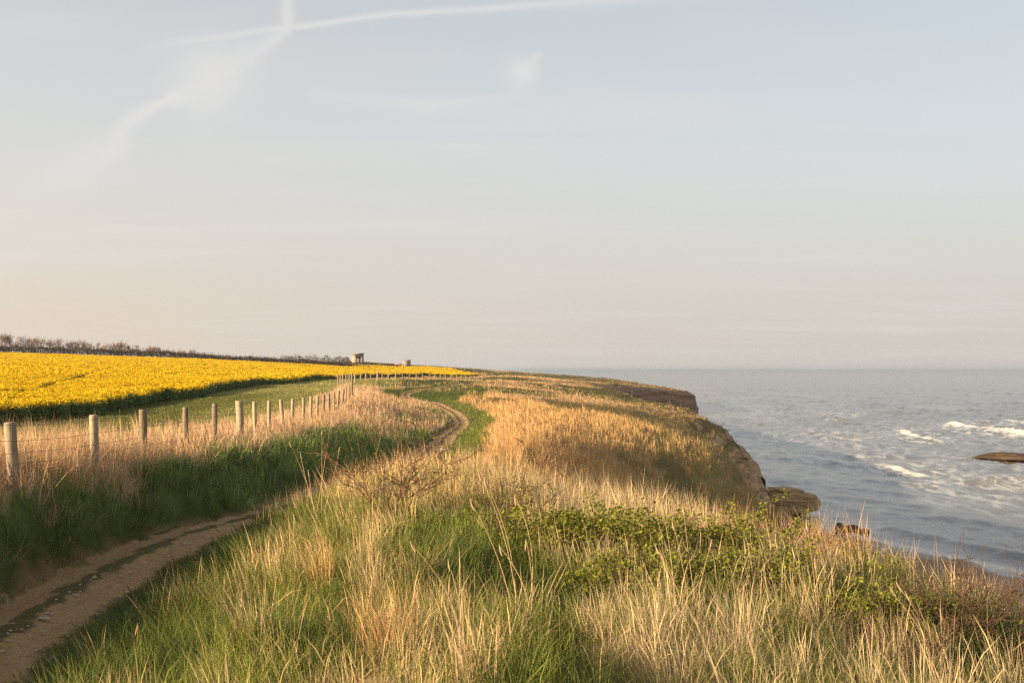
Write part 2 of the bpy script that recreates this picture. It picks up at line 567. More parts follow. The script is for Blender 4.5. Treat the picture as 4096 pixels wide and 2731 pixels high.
# ------------------------------------------------------------------ materials of the land
def mat_ground():
    m, g = new_mat('earth_and_turf')
    at = g.n('ShaderNodeAttribute', attribute_name='tone')
    geo = g.n('ShaderNodeNewGeometry')
    n1 = g.noise(geo.outputs['Position'], 0.9, 6.0, 0.65)
    n2 = g.noise(geo.outputs['Position'], 9.0, 5.0, 0.7)
    k = g.m('ADD', 0.55, g.m('ADD', g.m('MULTIPLY', n1, 0.5), g.m('MULTIPLY', n2, 0.4)))
    col = g.mix(1.0, at.outputs['Color'], g.comb(k, k, k), 'MULTIPLY')
    rk = g.n('ShaderNodeAttribute', attribute_name='rock')
    lay = g.noise(g.vmul(geo.outputs['Position'], (0.15, 0.15, 2.4)), 1.3, 5.0, 0.65, 0.5)
    stone = g.mix(g.mapr(lay, 0.38, 0.62), (0.24, 0.145, 0.075), (0.47, 0.315, 0.17))
    f = g.mapr(g.m('ADD', rk.outputs['Fac'], g.m('MULTIPLY', g.m('SUBTRACT', n1, 0.5), 0.7)), 0.42, 0.58)
    col = g.mix(f, col, stone)
    finish(g, col, 0.95, g.m('ADD', n2, g.m('MULTIPLY', f, lay)), 0.6, 0.10, 0.05)
    return m


def mat_path():
    m, g = new_mat('trodden_earth')
    geo = g.n('ShaderNodeNewGeometry')
    P = geo.outputs['Position']
    n1 = g.noise(P, 1.6, 6.0, 0.6)
    n2 = g.noise(P, 14.0, 6.0, 0.7)
    n3 = g.noise(P, 60.0, 3.0, 0.6)
    col = g.mix(n1, (0.29, 0.175, 0.082), (0.43, 0.28, 0.138))
    col = g.mix(g.mapr(n2, 0.5, 0.75), col, (0.15, 0.095, 0.055))
    col = g.mix(g.mapr(n3, 0.60, 0.72), col, (0.44, 0.34, 0.24))
    la = g.n('ShaderNodeAttribute', attribute_name='lat').outputs['Fac']
    nn = g.m('MULTIPLY', g.m('SUBTRACT', g.noise(P, 2.3, 5.0, 0.65), 0.5), 0.55)
    midt = g.mapr(g.m('ADD', g.m('ABSOLUTE', g.m('ADD', la, 0.06)), nn), 0.13, 0.05)
    edt = g.mapr(g.m('ADD', g.m('ABSOLUTE', la), nn), 0.40, 0.54)
    turf = g.mix(n2, (0.045, 0.050, 0.018), (0.115, 0.10, 0.040))
    col = g.mix(g.m('MULTIPLY', g.m('MAXIMUM', midt, edt), 0.9), col, turf)
    hgt = g.m('ADD', n2, g.m('MULTIPLY', n3, 0.5))
    finish(g, col, 0.95, hgt, 0.8, 0.05, 0.1)
    return m


def mat_sand():
    m, g = new_mat('wet_sand')
    geo = g.n('ShaderNodeNewGeometry')
    P = geo.outputs['Position']
    sep = g.n('ShaderNodeSeparateXYZ')
    g.put(sep.inputs[0], P)
    wet = g.mapr(sep.outputs[2], -11.9, -11.4, 1.0, 0.0)
    n1 = g.noise(P, 0.6, 6.0, 0.6)
    n2 = g.noise(P, 5.0, 6.0, 0.7)
    col = g.mix(n1, (0.20, 0.125, 0.075), (0.29, 0.19, 0.115))
    col = g.mix(g.mapr(n2, 0.55, 0.7), col, (0.12, 0.08, 0.055))
    col = g.mix(g.m('MULTIPLY', wet, 0.4), col, (0.10, 0.07, 0.05))
    finish(g, col, g.mapr(wet, 0.0, 1.0, 0.9, 0.35, False), n2, 0.5, 0.1, 0.3)
    return m


def mat_rock(name, c0, c1, c2, scale=1.0, strata=True):
    m, g = new_mat(name)
    geo = g.n('ShaderNodeNewGeometry')
    P = geo.outputs['Position']
    n1 = g.noise(P, 0.35 * scale, 6.0, 0.6)
    n2 = g.noise(P, 2.2 * scale, 7.0, 0.7)
    layers = g.noise(g.vmul(P, (0.12, 0.12, 2.6)), 1.0 * scale, 5.0, 0.65, 0.4)
    col = g.mix(n1, c0, c1)
    if strata:
        col = g.mix(g.mapr(layers, 0.42, 0.62), col, c2)
    col = g.mix(g.mapr(n2, 0.58, 0.72), col, tuple(0.45 * v for v in c0))
    hgt = g.m('ADD', n2, g.m('MULTIPLY', layers, 1.2 if strata else 0.2))
    finish(g, col, 0.92, hgt, 0.8, 0.25 / scale, 0.1)
    return m


M_GROUND, M_PATH, M_SAND = mat_ground(), mat_path(), mat_sand()
M_CLIFF = mat_rock('sandstone_cliff', (0.22, 0.135, 0.07), (0.34, 0.22, 0.12), (0.40, 0.29, 0.17))
M_CLIFF_FAR = mat_rock('red_clay_cliff', (0.26, 0.145, 0.085), (0.36, 0.22, 0.14), (0.20, 0.12, 0.08), 0.5)
M_BOULDER = mat_rock('layered_boulder', (0.24, 0.16, 0.075), (0.33, 0.23, 0.12), (0.39, 0.28, 0.15), 1.6)
M_DARKROCK = mat_rock('wet_dark_rock', (0.05, 0.042, 0.035), (0.10, 0.08, 0.06), (0.07, 0.055, 0.045), 2.0, False)
M_REEF = mat_rock('weedy_rock', (0.055, 0.038, 0.024), (0.10, 0.068, 0.040), (0.06, 0.045, 0.03), 1.5, False)


# ------------------------------------------------------------------ colour of the vegetation, place by place
DRY_PINK = np.array((0.57, 0.39, 0.245))
DRY_ORANGE = np.array((0.56, 0.345, 0.145))
DRY_STRAW = np.array((0.56, 0.425, 0.23))
DRY_GREY = np.array((0.47, 0.365, 0.225))
BROWN = np.array((0.25, 0.165, 0.075))
OLIVE = np.array((0.185, 0.175, 0.050))
GREEN = np.array((0.130, 0.150, 0.038))
DEEP = np.array((0.055, 0.082, 0.030))
LIME = np.array((0.255, 0.27, 0.055))


def lerp(a, b, t):
    t = np.asarray(t)[..., None]
    return a * (1 - t) + b * t


def veg(x, y, ex, rnd):
    """For tuft positions: kind (0 none, 1 tall dry, 2 lush green, 3 tangled dry, 4 short turf), tint and size."""
    n = len(x)
    kind = np.zeros(n, int)
    tint = np.zeros((n, 3))
    size = np.ones(n)
    dp, lat, fx, dcs = ex['dp'], ex['lat'], ex['fx'], ex['dcs']
    r1, r2, r3 = rnd[:, 0], rnd[:, 1], rnd[:, 2]
    pa = fbm(x * 0.55, y * 0.55, 61)
    pb = fbm(x * 1.7, y * 1.7, 67)
    pc = fbm(x * 0.13, y * 0.13, 71)
    left = lat < 0

    def setz(mask, k, t, s):
        kind[mask] = k[mask] if hasattr(k, '__len__') else k
        tint[mask] = t[mask] if getattr(t, 'ndim', 1) == 2 else t
        size[mask] = s[mask] if hasattr(s, '__len__') else s

    # ---- far ground and headlands
    far = (y >= 88)
    dryf = sstep(0.40, 0.58, fbm(x * 0.07, y * 0.035, 81) + 0.10 * (pa - 0.5))
    t = lerp(lerp(OLIVE * 0.9, GREEN * 0.8, r2), lerp(DRY_ORANGE * 0.8, DRY_PINK * 0.85, r2), np.where(r1 < 0.15 + 0.8 * dryf, 1.0, 0.0))
    sea = sstep(6, 16, x - 0.03 * (y - 90))
    t = lerp(t, lerp(BROWN, OLIVE * 0.8, r2), sea * 0.72 * (r3 < 0.9))
    setz(far, np.where(r1 < 0.15 + 0.8 * dryf, 1, 3), t, 0.55 + 0.35 * r3)

    strip = far & (y < 175) & (x < -11.5 - 0.02 * (y - 90)) & (fx < 1.0)
    setz(strip, 4, lerp(DRY_STRAW * 0.75, LIME * 0.95, np.sqrt(r2)), 1.8 + 1.4 * r3)
    # ---- the bowl: tall blond grass, browner and greener down the seaward slope
    bowl = (y >= 15) & (y < 88) & (lat > 0)
    sh = sstep(1.0, 9.5, x - 0.02 * (y - 40) + 2.2 * (pa - 0.5) - 0.06 * (y - 50))
    t = lerp(lerp(DRY_ORANGE, DRY_PINK, 0.25 * r2), lerp(BROWN * 1.8, OLIVE * 1.3, r2), sh * (r3 < 0.58))
    gpatch = (fbm(x * 0.35, y * 0.35, 91) > 0.60) & (x > 4)
    t[gpatch] = lerp(OLIVE * 0.9, BROWN * 1.3, r2)[gpatch]
    setz(bowl, np.where(gpatch, 3, 1), t, 0.85 + 0.35 * r3 - 0.1 * sh)
    rim = bowl & (y > 70) & (x > -4) & (pa > 0.55)
    setz(rim, 3, lerp(OLIVE, BROWN, r2), 0.8 + 0.3 * r3)
    # bright green verge on the outer side of the bend
    verge = bowl & (lat < 1.9 + 0.8 * (pa - 0.5)) & (y > 30)
    setz(verge, 2, lerp(GREEN, LIME, 0.5 * r2 + 0.2 * pb), 0.75 + 0.4 * r3)
    # brown broken bank behind the rim of the bowl
    scarp = (y > 82) & (y < 102) & (x > 3) & (lat > 0)
    setz(scarp, 3, lerp(BROWN * 1.2, OLIVE * 0.85, r2), 0.7 + 0.3 * r3)
    # dark scrub at the far end of the track
    scrub = (y > 80) & (y < 135) & (x > -11.5) & (x < -2.0 - 0.02 * (y - 80)) & (pc + 0.3 * (pa - 0.5) > 0.40)
    setz(scrub, 3, lerp(DEEP * 1.4, GREEN * 0.8, r2), 1.0 + 0.3 * r3)

    # ---- between fence and path
    bank = left & (fx > -0.9) & (y < 80)
    upper = sstep(0.34, -0.02, fx + 0.75 * (pb - 0.5) - 0.034 * np.maximum(y - 12, 0))
    late = sstep(33, 46, y) * sstep(0.36, 0.46, pa)
    dry = np.maximum(upper, late)
    isdry = r1 < dry
    t = lerp(lerp(DEEP * 1.7, GREEN * 1.35, r2 * 0.8), lerp(DRY_PINK, DRY_ORANGE, r2 * 0.55), np.where(isdry, 1.0, 0.0))
    t = t * np.where(isdry, 1.0, 0.75 + 0.9 * r3 * pb / 0.5)[:, None]
    setz(bank, np.where(isdry, np.where(r3 < 0.75, 1, 3), 2), t, np.where(isdry, 0.70 + 0.36 * r3, 1.10 + 0.80 * r3))
    # a few dry wisps hang over the green bank
    wisp = bank & ~isdry & (r1 > 0.93) & (y > 9)
    setz(wisp, 3, DRY_GREY * 0.8, 0.7)

    # ---- beyond the fence
    beyond = (fx <= -0.9) & (y < 88) & (x < -4)
    lite = sstep(-8.0, -4.0, fx + 2.0 * (pa - 0.5))
    t = lerp(lerp(GREEN * 1.0, OLIVE * 0.9, r2), lerp(DRY_STRAW * 0.8, LIME * 0.95, np.sqrt(r2)), lite * (r3 < 0.65))
    setz(beyond, 4, t, 1.3 + 1.3 * r3)
    tuss = beyond & (fx > -1.8) & (r1 < 0.28)
    setz(tuss, 1, lerp(DRY_STRAW, DRY_PINK, r2), 0.55 + 0.2 * r3)
    corner = (y > 56) & (y < 100) & (fx < 0.5) & (fx > -1.6 - 0.06 * np.maximum(y - 66, 0)) & left
    setz(corner, 1, lerp(DRY_PINK, DRY_ORANGE, r2 * 0.5), 0.75 + 0.3 * r3)

    # ---- the near mound
    md = (lat > 0) & (y < 15.0)
    flank = sstep(-1.75, -2.35, x + 0.5 * (pb - 0.5))
    crest = sstep(9.6, 11.6, y) * sstep(-1.9, -1.0, x)
    east = sstep(0.0, 0.9, x + 0.7 * (pa - 0.5) + 0.05 * (y - 6))
    hollow = sstep(0.50, 0.62, fbm(x * 0.9 + 3.3, y * 0.7, 97)) * sstep(9.2, 7.6, y)
    pd = 0.20 + 0.58 * crest + 0.48 * east - 0.30 * flank - 0.45 * hollow
    pd = np.clip(pd + 1.5 * (pb - 0.5) + 0.8 * (pa - 0.5), 0.05, 0.95)
    isdry = r1 < pd
    dcol = lerp(lerp(DRY_STRAW, DRY_ORANGE, 0.45 * r2), lerp(DRY_GREY, DRY_STRAW, r2), east)
    rim2 = sstep(8.6, 9.8, y + 0.2 * x) * sstep(1.6, 2.6, x)
    dcol = lerp(dcol, lerp(DRY_ORANGE * 0.95, DRY_PINK, r2 * 0.4), rim2)
    gcol = lerp(lerp(GREEN, LIME, 0.55 * r2), lerp(DEEP * 1.1, GREEN, r2), np.clip(hollow + 0.7 * flank, 0, 1))
    t = lerp(gcol, dcol, np.where(isdry, 1.0, 0.0))
    setz(md, np.where(isdry, np.where(r3 < 0.62, 1, 3), 2), t, np.where(isdry, 0.55 + 0.45 * r3 * r2 + 0.12 * east + 0.16 * crest + 0.12 * rim2, 0.8 + 0.5 * r3))

    # ---- the path and its trodden edges
    edge = (dp < np.where((lat > 0) & (y < 16), 1.18, np.where(y < 18, 0.58, 0.80)) + 0.3 * (pb - 0.5)) & (dp >= 0.50 + 0.10 * (pa - 0.5) + 0.14 * (pb - 0.5))
    setz(edge, 4, lerp(OLIVE * 0.85, DEEP * 1.6, r2), 1.0 + 1.4 * r3)
    mid = (np.abs(lat + 0.10 + 0.10 * (pa - 0.5)) < 0.075 + 0.10 * (pb - 0.4)) & (pa + 0.25 * (pb - 0.5) > 0.40)
    on = dp < 0.50 + 0.10 * (pa - 0.5) + 0.14 * (pb - 0.5)
    kind[on] = 0
    setz(on & mid, 4, lerp(OLIVE * 0.75, DEEP * 1.3, r2), 0.7 + 0.8 * r3)
    kind[field_mask(x, y)] = 0
    kind[(dcs > 0.2)] = 0
    return kind, tint, size


def ground_tone(x, y, ex):
    rnd = np.full((len(x), 3), 0.5)
    k, t, s = veg(x, y, ex, rnd)
    t = t * 0.55
    t[k == 0] = (0.20, 0.13, 0.07)
    fm = field_mask(x, y)
    t[fm] = (0.10, 0.11, 0.02)
    steep = sstep(9, 16, x) * sstep(50, 70, y) * sstep(110, 90, y)
    t = lerp(t, np.array((0.27, 0.18, 0.09)), 0.6 * steep)
    return t


# ------------------------------------------------------------------ ground and beach
def build_ground():
    nu, nv = 430, 430
    u = np.linspace(-1.15, 0.95, nu)
    v = np.linspace(math.log(2.5), math.log(1008.0), nv)
    V, U = np.meshgrid(v, u, indexing='ij')
    Y = np.exp(V) - 8.0
    X = U * (Y + 8.0)
    Z, ex = height(X, Y, True)
    x, y, z = X.ravel(), Y.ravel(), Z.ravel()
    exr = {k: a.ravel() for k, a in ex.items()}
    verts = np.stack([x, y, z], 1)
    i = np.arange(nu * nv).reshape(nv, nu)
    q = np.stack([i[:-1, :-1].ravel(), i[:-1, 1:].ravel(), i[1:, 1:].ravel(), i[1:, :-1].ravel()], 1)
    zq = z[q].mean(1); dq = exr['dcs'][q].mean(1); yq = y[q].mean(1); xq = x[q].mean(1)
    q_ok = ~((dq > 14) | (zq < -14.5))
    sand = (zq < -10.35 + 0.5 * (fbm(xq * 0.4, yq * 0.4, 5) - 0.5)) & (yq < 82) & (dq > -14)
    tone = ground_tone(x, y, exr)
    for name, mask, mat in (('ground', q_ok & ~sand, M_GROUND), ('beach', q_ok & sand, M_SAND)):
        qq = q[mask]
        used, inv = np.unique(qq, return_inverse=True)
        me = mesh_np(name, verts[used], None, inv.reshape(-1, 4), True)
        cattr(me, 'tone', tone[used])
        if name == 'ground':
            gy, gx = np.gradient(Z)
            sx = np.gradient(X, axis=1); sy = np.gradient(Y, axis=0)
            slope = np.hypot(gx / sx, gy / sy).ravel()
            rk = sstep(0.55, 1.0, slope) * sstep(14, 18, x) * sstep(72, 84, y)
            fattr(me, 'rock', rk[used])
        o = obj(name, me, mat)
        tag(o, 'grassy cliff-top land rising to the yellow field' if name == 'ground' else 'narrow strip of brown sand at the foot of the slope', None, None, 'structure')


build_ground()


def build_path():
    D = spline(PATH[:20], 60)
    seg = np.r_[0, np.cumsum(np.hypot(*np.diff(D, axis=0).T))]
    s = np.arange(0, seg[-1], 0.10)
    cx, cy = np.interp(s, seg, D[:, 0]), np.interp(s, seg, D[:, 1])
    tx, ty = np.gradient(cx), np.gradient(cy)
    L = np.hypot(tx, ty); tx, ty = tx / L, ty / L
    lat = np.linspace(-0.75, 0.75, 26)
    X = cx[:, None] + ty[:, None] * lat[None]
    Y = cy[:, None] - tx[:, None] * lat[None]
    Zc = height(X, Y)
    rut = -0.035 * (np.exp(-((lat - 0.22) / 0.17) ** 2) + np.exp(-((lat + 0.32) / 0.13) ** 2))
    edge = -0.18 * sstep(0.38, 0.72, np.abs(lat))
    Z = Zc + 0.05 + rut[None] + edge[None] + 0.03 * (fbm(X * 3, Y * 3, 17) - 0.5) + 0.02 * (vnoise(X * 9, Y * 9, 19) - 0.5)
    nv, nu = X.shape
    i = np.arange(nu * nv).reshape(nv, nu)
    q = np.stack([i[:-1, :-1].ravel(), i[:-1, 1:].ravel(), i[1:, 1:].ravel(), i[1:, :-1].ravel()], 1)
    me = mesh_np('path', np.stack([X.ravel(), Y.ravel(), Z.ravel()], 1), None, q, True)
    fattr(me, 'lat', np.broadcast_to(lat[None], X.shape).ravel())
    o = obj('path', me, M_PATH)
    tag(o, 'worn earth footpath with two ruts curving along the fence', None, None, 'structure')


build_path()


# ------------------------------------------------------------------ cliffs
def build_cliff(name, pts, mat, label, top_in=0.5, bottom=-13.0, amp=0.8, rows=26, step=0.55):
    D = spline(pts, 40)
    seg = np.r_[0, np.cumsum(np.hypot(*np.diff(D, axis=0).T))]
    s = np.arange(0, seg[-1], step)
    cx, cy = np.interp(s, seg, D[:, 0]), np.interp(s, seg, D[:, 1])
    tx, ty = np.gradient(cx), np.gradient(cy)
    L = np.hypot(tx, ty); tx, ty = tx / L, ty / L
    ox, oy = ty, -tx                                       # seaward
    wob = amp * (fbm(s * 0.22, s * 0 + 1.0, 41, 4) - 0.35)
    zt = height(cx - ox * top_in, cy - oy * top_in) + 0.05
    t = np.linspace(0, 1, rows)
    Z = zt[:, None] + (bottom - zt[:, None]) * t[None]
    ledge = 0.55 * (fbm(Z * 1.1, s[:, None] * 0.05, 43, 3) - 0.5) + 0.8 * amp * (fbm(s[:, None] * 0.6, Z * 0.9, 45, 3) - 0.5)
    o = -top_in + (top_in + 0.2) * sstep(0, 0.10, t)[None] + wob[:, None] * sstep(0.02, 0.2, t)[None] + ledge * sstep(0.0, 0.15, t)[None] + 0.25 * amp * np.sin(t * 3.1)[None] + 1.4 * (t[None] ** 3)
    X = cx[:, None] + ox[:, None] * o
    Y = cy[:, None] + oy[:, None] * o
    nv, nu = X.shape
    i = np.arange(nu * nv).reshape(nv, nu)
    q = np.stack([i[:-1, :-1].ravel(), i[1:, :-1].ravel(), i[1:, 1:].ravel(), i[:-1, 1:].ravel()], 1)
    me = mesh_np(name, np.stack([X.ravel(), Y.ravel(), Z.ravel()], 1), None, q, False)
    ob = obj(name, me, mat)
    tag(ob, label, None, None, 'structure')
    return ob


build_cliff('cliff_face', COAST[6:13], M_CLIFF, 'layered sandstone cliff edge dropping from the grassy slope to the sea')
build_cliff('cliff_face', COAST[12:22], M_CLIFF_FAR, 'reddish cliff of the far headland above the sea', amp=2.0, step=0.9, rows=22)


# ------------------------------------------------------------------ sea
BREAKERS = [  # (picture points along the crest, height in m, strength of foam)
    ([(928, 424), (945, 425), (965, 428), (990, 431), (1024, 435), (1070, 441)], 1.5, 1.0),
    ([(1000, 422), (1024, 424), (1060, 427)], 1.2, 0.9),
    ([(900, 427), (912, 436), (930, 440), (950, 443), (975, 445)], 0.9, 0.95),
    ([(755, 432), (780, 434), (810, 436), (840, 438), (870, 440), (890, 441)], 0.7, 0.75),
    ([(772, 452), (795, 456), (820, 460), (850, 463)], 0.5, 0.7),
    ([(870, 463), (888, 466), (905, 470), (932, 475)], 0.6, 0.85),
    ([(700, 416), (725, 414), (760, 412), (800, 411)], 0.5, 0.5),
    ([(690, 428), (715, 431), (740, 434)], 0.4, 0.6),
    ([(865, 478), (880, 481), (905, 482), (940, 487), (975, 493), (1010, 499), (1040, 503)], 0.35, 0.55),
    ([(1000, 481), (1024, 483), (1060, 486)], 0.5, 0.7),
    ([(948, 500), (970, 503), (990, 505), (1010, 508)], 0.3, 0.4),
    ([(820, 420), (850, 419), (880, 420)], 0.4, 0.35),
    ([(735, 424), (770, 426), (800, 427), (830, 428)], 0.3, 0.45),
    ([(790, 441), (815, 444), (845, 447), (880, 450), (905, 452)], 0.35, 0.5),
    ([(775, 474), (800, 477), (830, 482)], 0.25, 0.4),
    ([(930, 455), (955, 458), (975, 461)], 0.3, 0.5),
    ([(960, 412), (990, 413), (1020, 415)], 0.5, 0.4),
    ([(850, 405), (880, 406)], 0.4, 0.35),
]


def sea_pt(px, py):
    d = ray(px, py)
    k = SEA / d[2]
    return (d[0] * k, d[1] * k)


def build_sea():
    dy = np.concatenate([np.linspace(235, 60, 300), np.linspace(59.5, 1.15, 170)[:]])
    Yr = -SEA * 1080.0 / dy
    Yr = np.concatenate([Yr, [14000, 20000, 30000]])
    px = np.linspace(470, 1250, 330)
    PX, Y = np.meshgrid((px - 512) / 1080.0, Yr)
    X = PX * Y
    x, y = X.ravel(), Y.ravel()
    cell = np.maximum(np.gradient(Yr)[:, None] * np.ones_like(X), 0.8e-3 * Y).ravel()
    r = np.random.default_rng(4)
    z = np.zeros_like(x)
    for i in range(46):
        lam = 2.2 * (30 / 2.2) ** (i / 45.0)
        an = math.pi + 0.45 + r.normal(0, 0.30 if lam > 7 else 0.55)
        kx, ky = math.cos(an) * 2 * math.pi / lam, math.sin(an) * 2 * math.pi / lam
        amp = 0.0125 * lam ** 0.62
        cut = sstep(0.9, 0.35, cell * abs(math.sin(an)) / lam + 0.25 * cell / lam * 0)
        ph = kx * x + ky * y + r.uniform(0, 6.28) + 1.2 * (vnoise(x / (lam * 2.5), y / (lam * 2.5), i) - 0.5) * 3
        z += amp * cut * (np.sin(ph) + 0.25 * np.cos(2 * ph))
    shore, ss = poly_dist(x, y, COAST)
    shore = shore * ss
    z *= 0.35 + 0.65 * sstep(2, 45, shore)
    foam = np.zeros_like(x)
    trail = np.zeros_like(x)
    for pts, hh, st in BREAKERS:
        P = spline(np.array([sea_pt(*p) for p in pts]), 8)
        lo, hi = P.min(0) - 14, P.max(0) + 14
        sel = np.where((x > lo[0]) & (x < hi[0]) & (y > lo[1]) & (y < hi[1]))[0]
        if not len(sel):
            continue
        d, s = poly_dist(x[sel], y[sel], P)
        L = np.hypot(*(P[-1] - P[0]))
        e0 = np.hypot(x[sel] - P[0, 0], y[sel] - P[0, 1]); e1 = np.hypot(x[sel] - P[-1, 0], y[sel] - P[-1, 1])
        taper = sstep(0, 0.22 * L, np.minimum(e0, e1) + 0.4)
        sd = d * s
        wv = fbm(x[sel] * 0.35, y[sel] * 0.12, 7)
        ridge = np.exp(-(np.where(sd > 0, sd / 1.7, sd / 1.1) + 0.8 * (wv - 0.5)) ** 2)
        # sd>0 lies nearer the beach for lines drawn away from the viewer's left
        z[sel] += 0.55 * hh * ridge * taper * (0.7 + 0.6 * wv)
        fm = st * np.exp(-((d + 1.5 * (wv - 0.5)) / (0.9 + 0.9 * hh)) ** 2) * taper
        foam[sel] = np.maximum(foam[sel], fm)
        trail[sel] = np.maximum(trail[sel], 0.95 * st * np.exp(-(d / (4.0 + 5 * hh)) ** 2) * taper)
    # the last small wave running up the sand
    z += 0.30 * np.exp(-((shore - 4.4 - 1.2 * (fbm(x * .1, y * .1, 3) - .5)) / 1.0) ** 2) * (y < 82)
    swash = np.exp(-((shore - 0.8) / 1.3) ** 2) * (y < 84) + 0.8 * np.exp(-((shore - 1.5) / 1.6) ** 2) * (y >= 84) * (y < 330) * sstep(0.35, 0.6, fbm(x * 0.2, y * 0.2, 8))
    foam = np.maximum(foam, 0.85 * swash)
    acr, alo = x * 0.92 + y * 0.39, -x * 0.39 + y * 0.92
    lace = sstep(150, 40, shore) * sstep(0.40, 0.72, fbm(acr * 0.14, alo * 0.03, 15)) * 0.55
    lace = np.maximum(lace, trail)
    verts = np.stack([x, y, z + SEA], 1)
    nv, nu = X.shape
    i = np.arange(nu * nv).reshape(nv, nu)
    q = np.stack([i[:-1, :-1].ravel(), i[:-1, 1:].ravel(), i[1:, 1:].ravel(), i[1:, :-1].ravel()], 1)
    ok = shore[q].max(1) > -16
    me = mesh_np('sea', verts, None, q[ok], True)
    fattr(me, 'foam', foam)
    fattr(me, 'lace', lace)
    m, g = new_mat('sea_water')
    af = g.n('ShaderNodeAttribute', attribute_name='foam')
    al = g.n('ShaderNodeAttribute', attribute_name='lace')
    geo = g.n('ShaderNodeNewGeometry')
    P = geo.outputs['Position']
    n1 = g.noise(g.vmul(P, (1.0, 0.55, 1.0)), 0.9, 6.0, 0.7)
    n2 = g.noise(g.vmul(P, (0.55, 0.16, 1.0)), 1.6, 6.0, 0.68, 0.6)
    n4 = g.noise(g.vmul(P, (1.0, 0.7, 1.0)), 3.2, 4.0, 0.7)
    f = g.m('ADD', af.outputs['Fac'], g.m('ADD', g.m('MULTIPLY', g.m('SUBTRACT', n1, 0.5), 1.1), g.m('MULTIPLY', g.m('SUBTRACT', n4, 0.5), 0.7)))
    f = g.m('MULTIPLY', g.mapr(f, 0.36, 0.95), 0.80)
    l = g.m('MULTIPLY', al.outputs['Fac'], g.mapr(n2, 0.46, 0.62))
    body = g.mix(g.noise(P, 0.02, 4.0), (0.090, 0.088, 0.085), (0.115, 0.112, 0.108))
    col = g.mix(g.m('MULTIPLY', l, 0.8), body, (0.60, 0.60, 0.60))
    col = g.mix(f, col, (0.74, 0.69, 0.62))
    out = g.n('ShaderNodeOutputMaterial')
    b = g.n('ShaderNodeBsdfPrincipled')
    g.put(b.inputs['Base Color'], col)
    g.put(b.inputs['Roughness'], g.m('ADD', 0.16, g.m('MULTIPLY', f, 0.6)))
    b.inputs['IOR'].default_value = 1.5
    bn = g.n('ShaderNodeBump')
    bn.inputs['Strength'].default_value = 0.45
    bn.inputs['Distance'].default_value = 0.24
    g.put(bn.inputs['Height'], g.noise(g.vmul(P, (1.0, 0.40, 1.0)), 1.5, 6.0, 0.68))
    g.put(b.inputs['Normal'], bn.outputs[0])
    g.put(out.inputs[0], b.outputs[0])
    o = obj('sea', me, m)
    tag(o, 'grey choppy sea with lines of small breaking waves', None, None, 'structure')


build_sea()


# ------------------------------------------------------------------ grass: every blade is a face of its own
def grass_material(name, fixed=None):
    m, g = new_mat(name)
    if fixed is None:
        base = g.n('ShaderNodeAttribute', attribute_name='tint').outputs['Color']
    else:
        base = g.mix(0.0, fixed, fixed)
    va = g.n('ShaderNodeAttribute', attribute_name='vary')
    k = g.m('ADD', 0.70, g.m('MULTIPLY', va.outputs['Fac'], 0.6))
    col = g.mix(1.0, base, g.comb(k, k, g.m('ADD', 0.82, g.m('MULTIPLY', va.outputs['Fac'], 0.36))), 'MULTIPLY') if fixed is not None else base
    out = g.n('ShaderNodeOutputMaterial')
    d = g.n('ShaderNodeBsdfDiffuse')
    t = g.n('ShaderNodeBsdfTranslucent')
    g.put(d.inputs[0], col); g.put(t.inputs[0], col)
    ms = g.n('ShaderNodeMixShader')
    ms.inputs[0].default_value = 0.30
    g.put(ms.inputs[1], d.outputs[0]); g.put(ms.inputs[2], t.outputs[0])
    g.put(out.inputs[0], ms.outputs[0])
    return m


M_GRASS = grass_material('grass_blade')

#            radius  h0    h1    width   lean  bend  seedhead flop
KINDS = {1: (0.085, 0.24, 0.76, 0.0025, 0.20, 0.32, 0.35, 0.10),
         2: (0.110, 0.14, 0.36, 0.0036, 0.30, 0.75, 0.00, 0.30),
         3: (0.150, 0.14, 0.50, 0.0026, 0.75, 0.65, 0.10, 0.50),
         4: (0.110, 0.03, 0.085, 0.0042, 0.45, 0.60, 0.00, 0.10)}


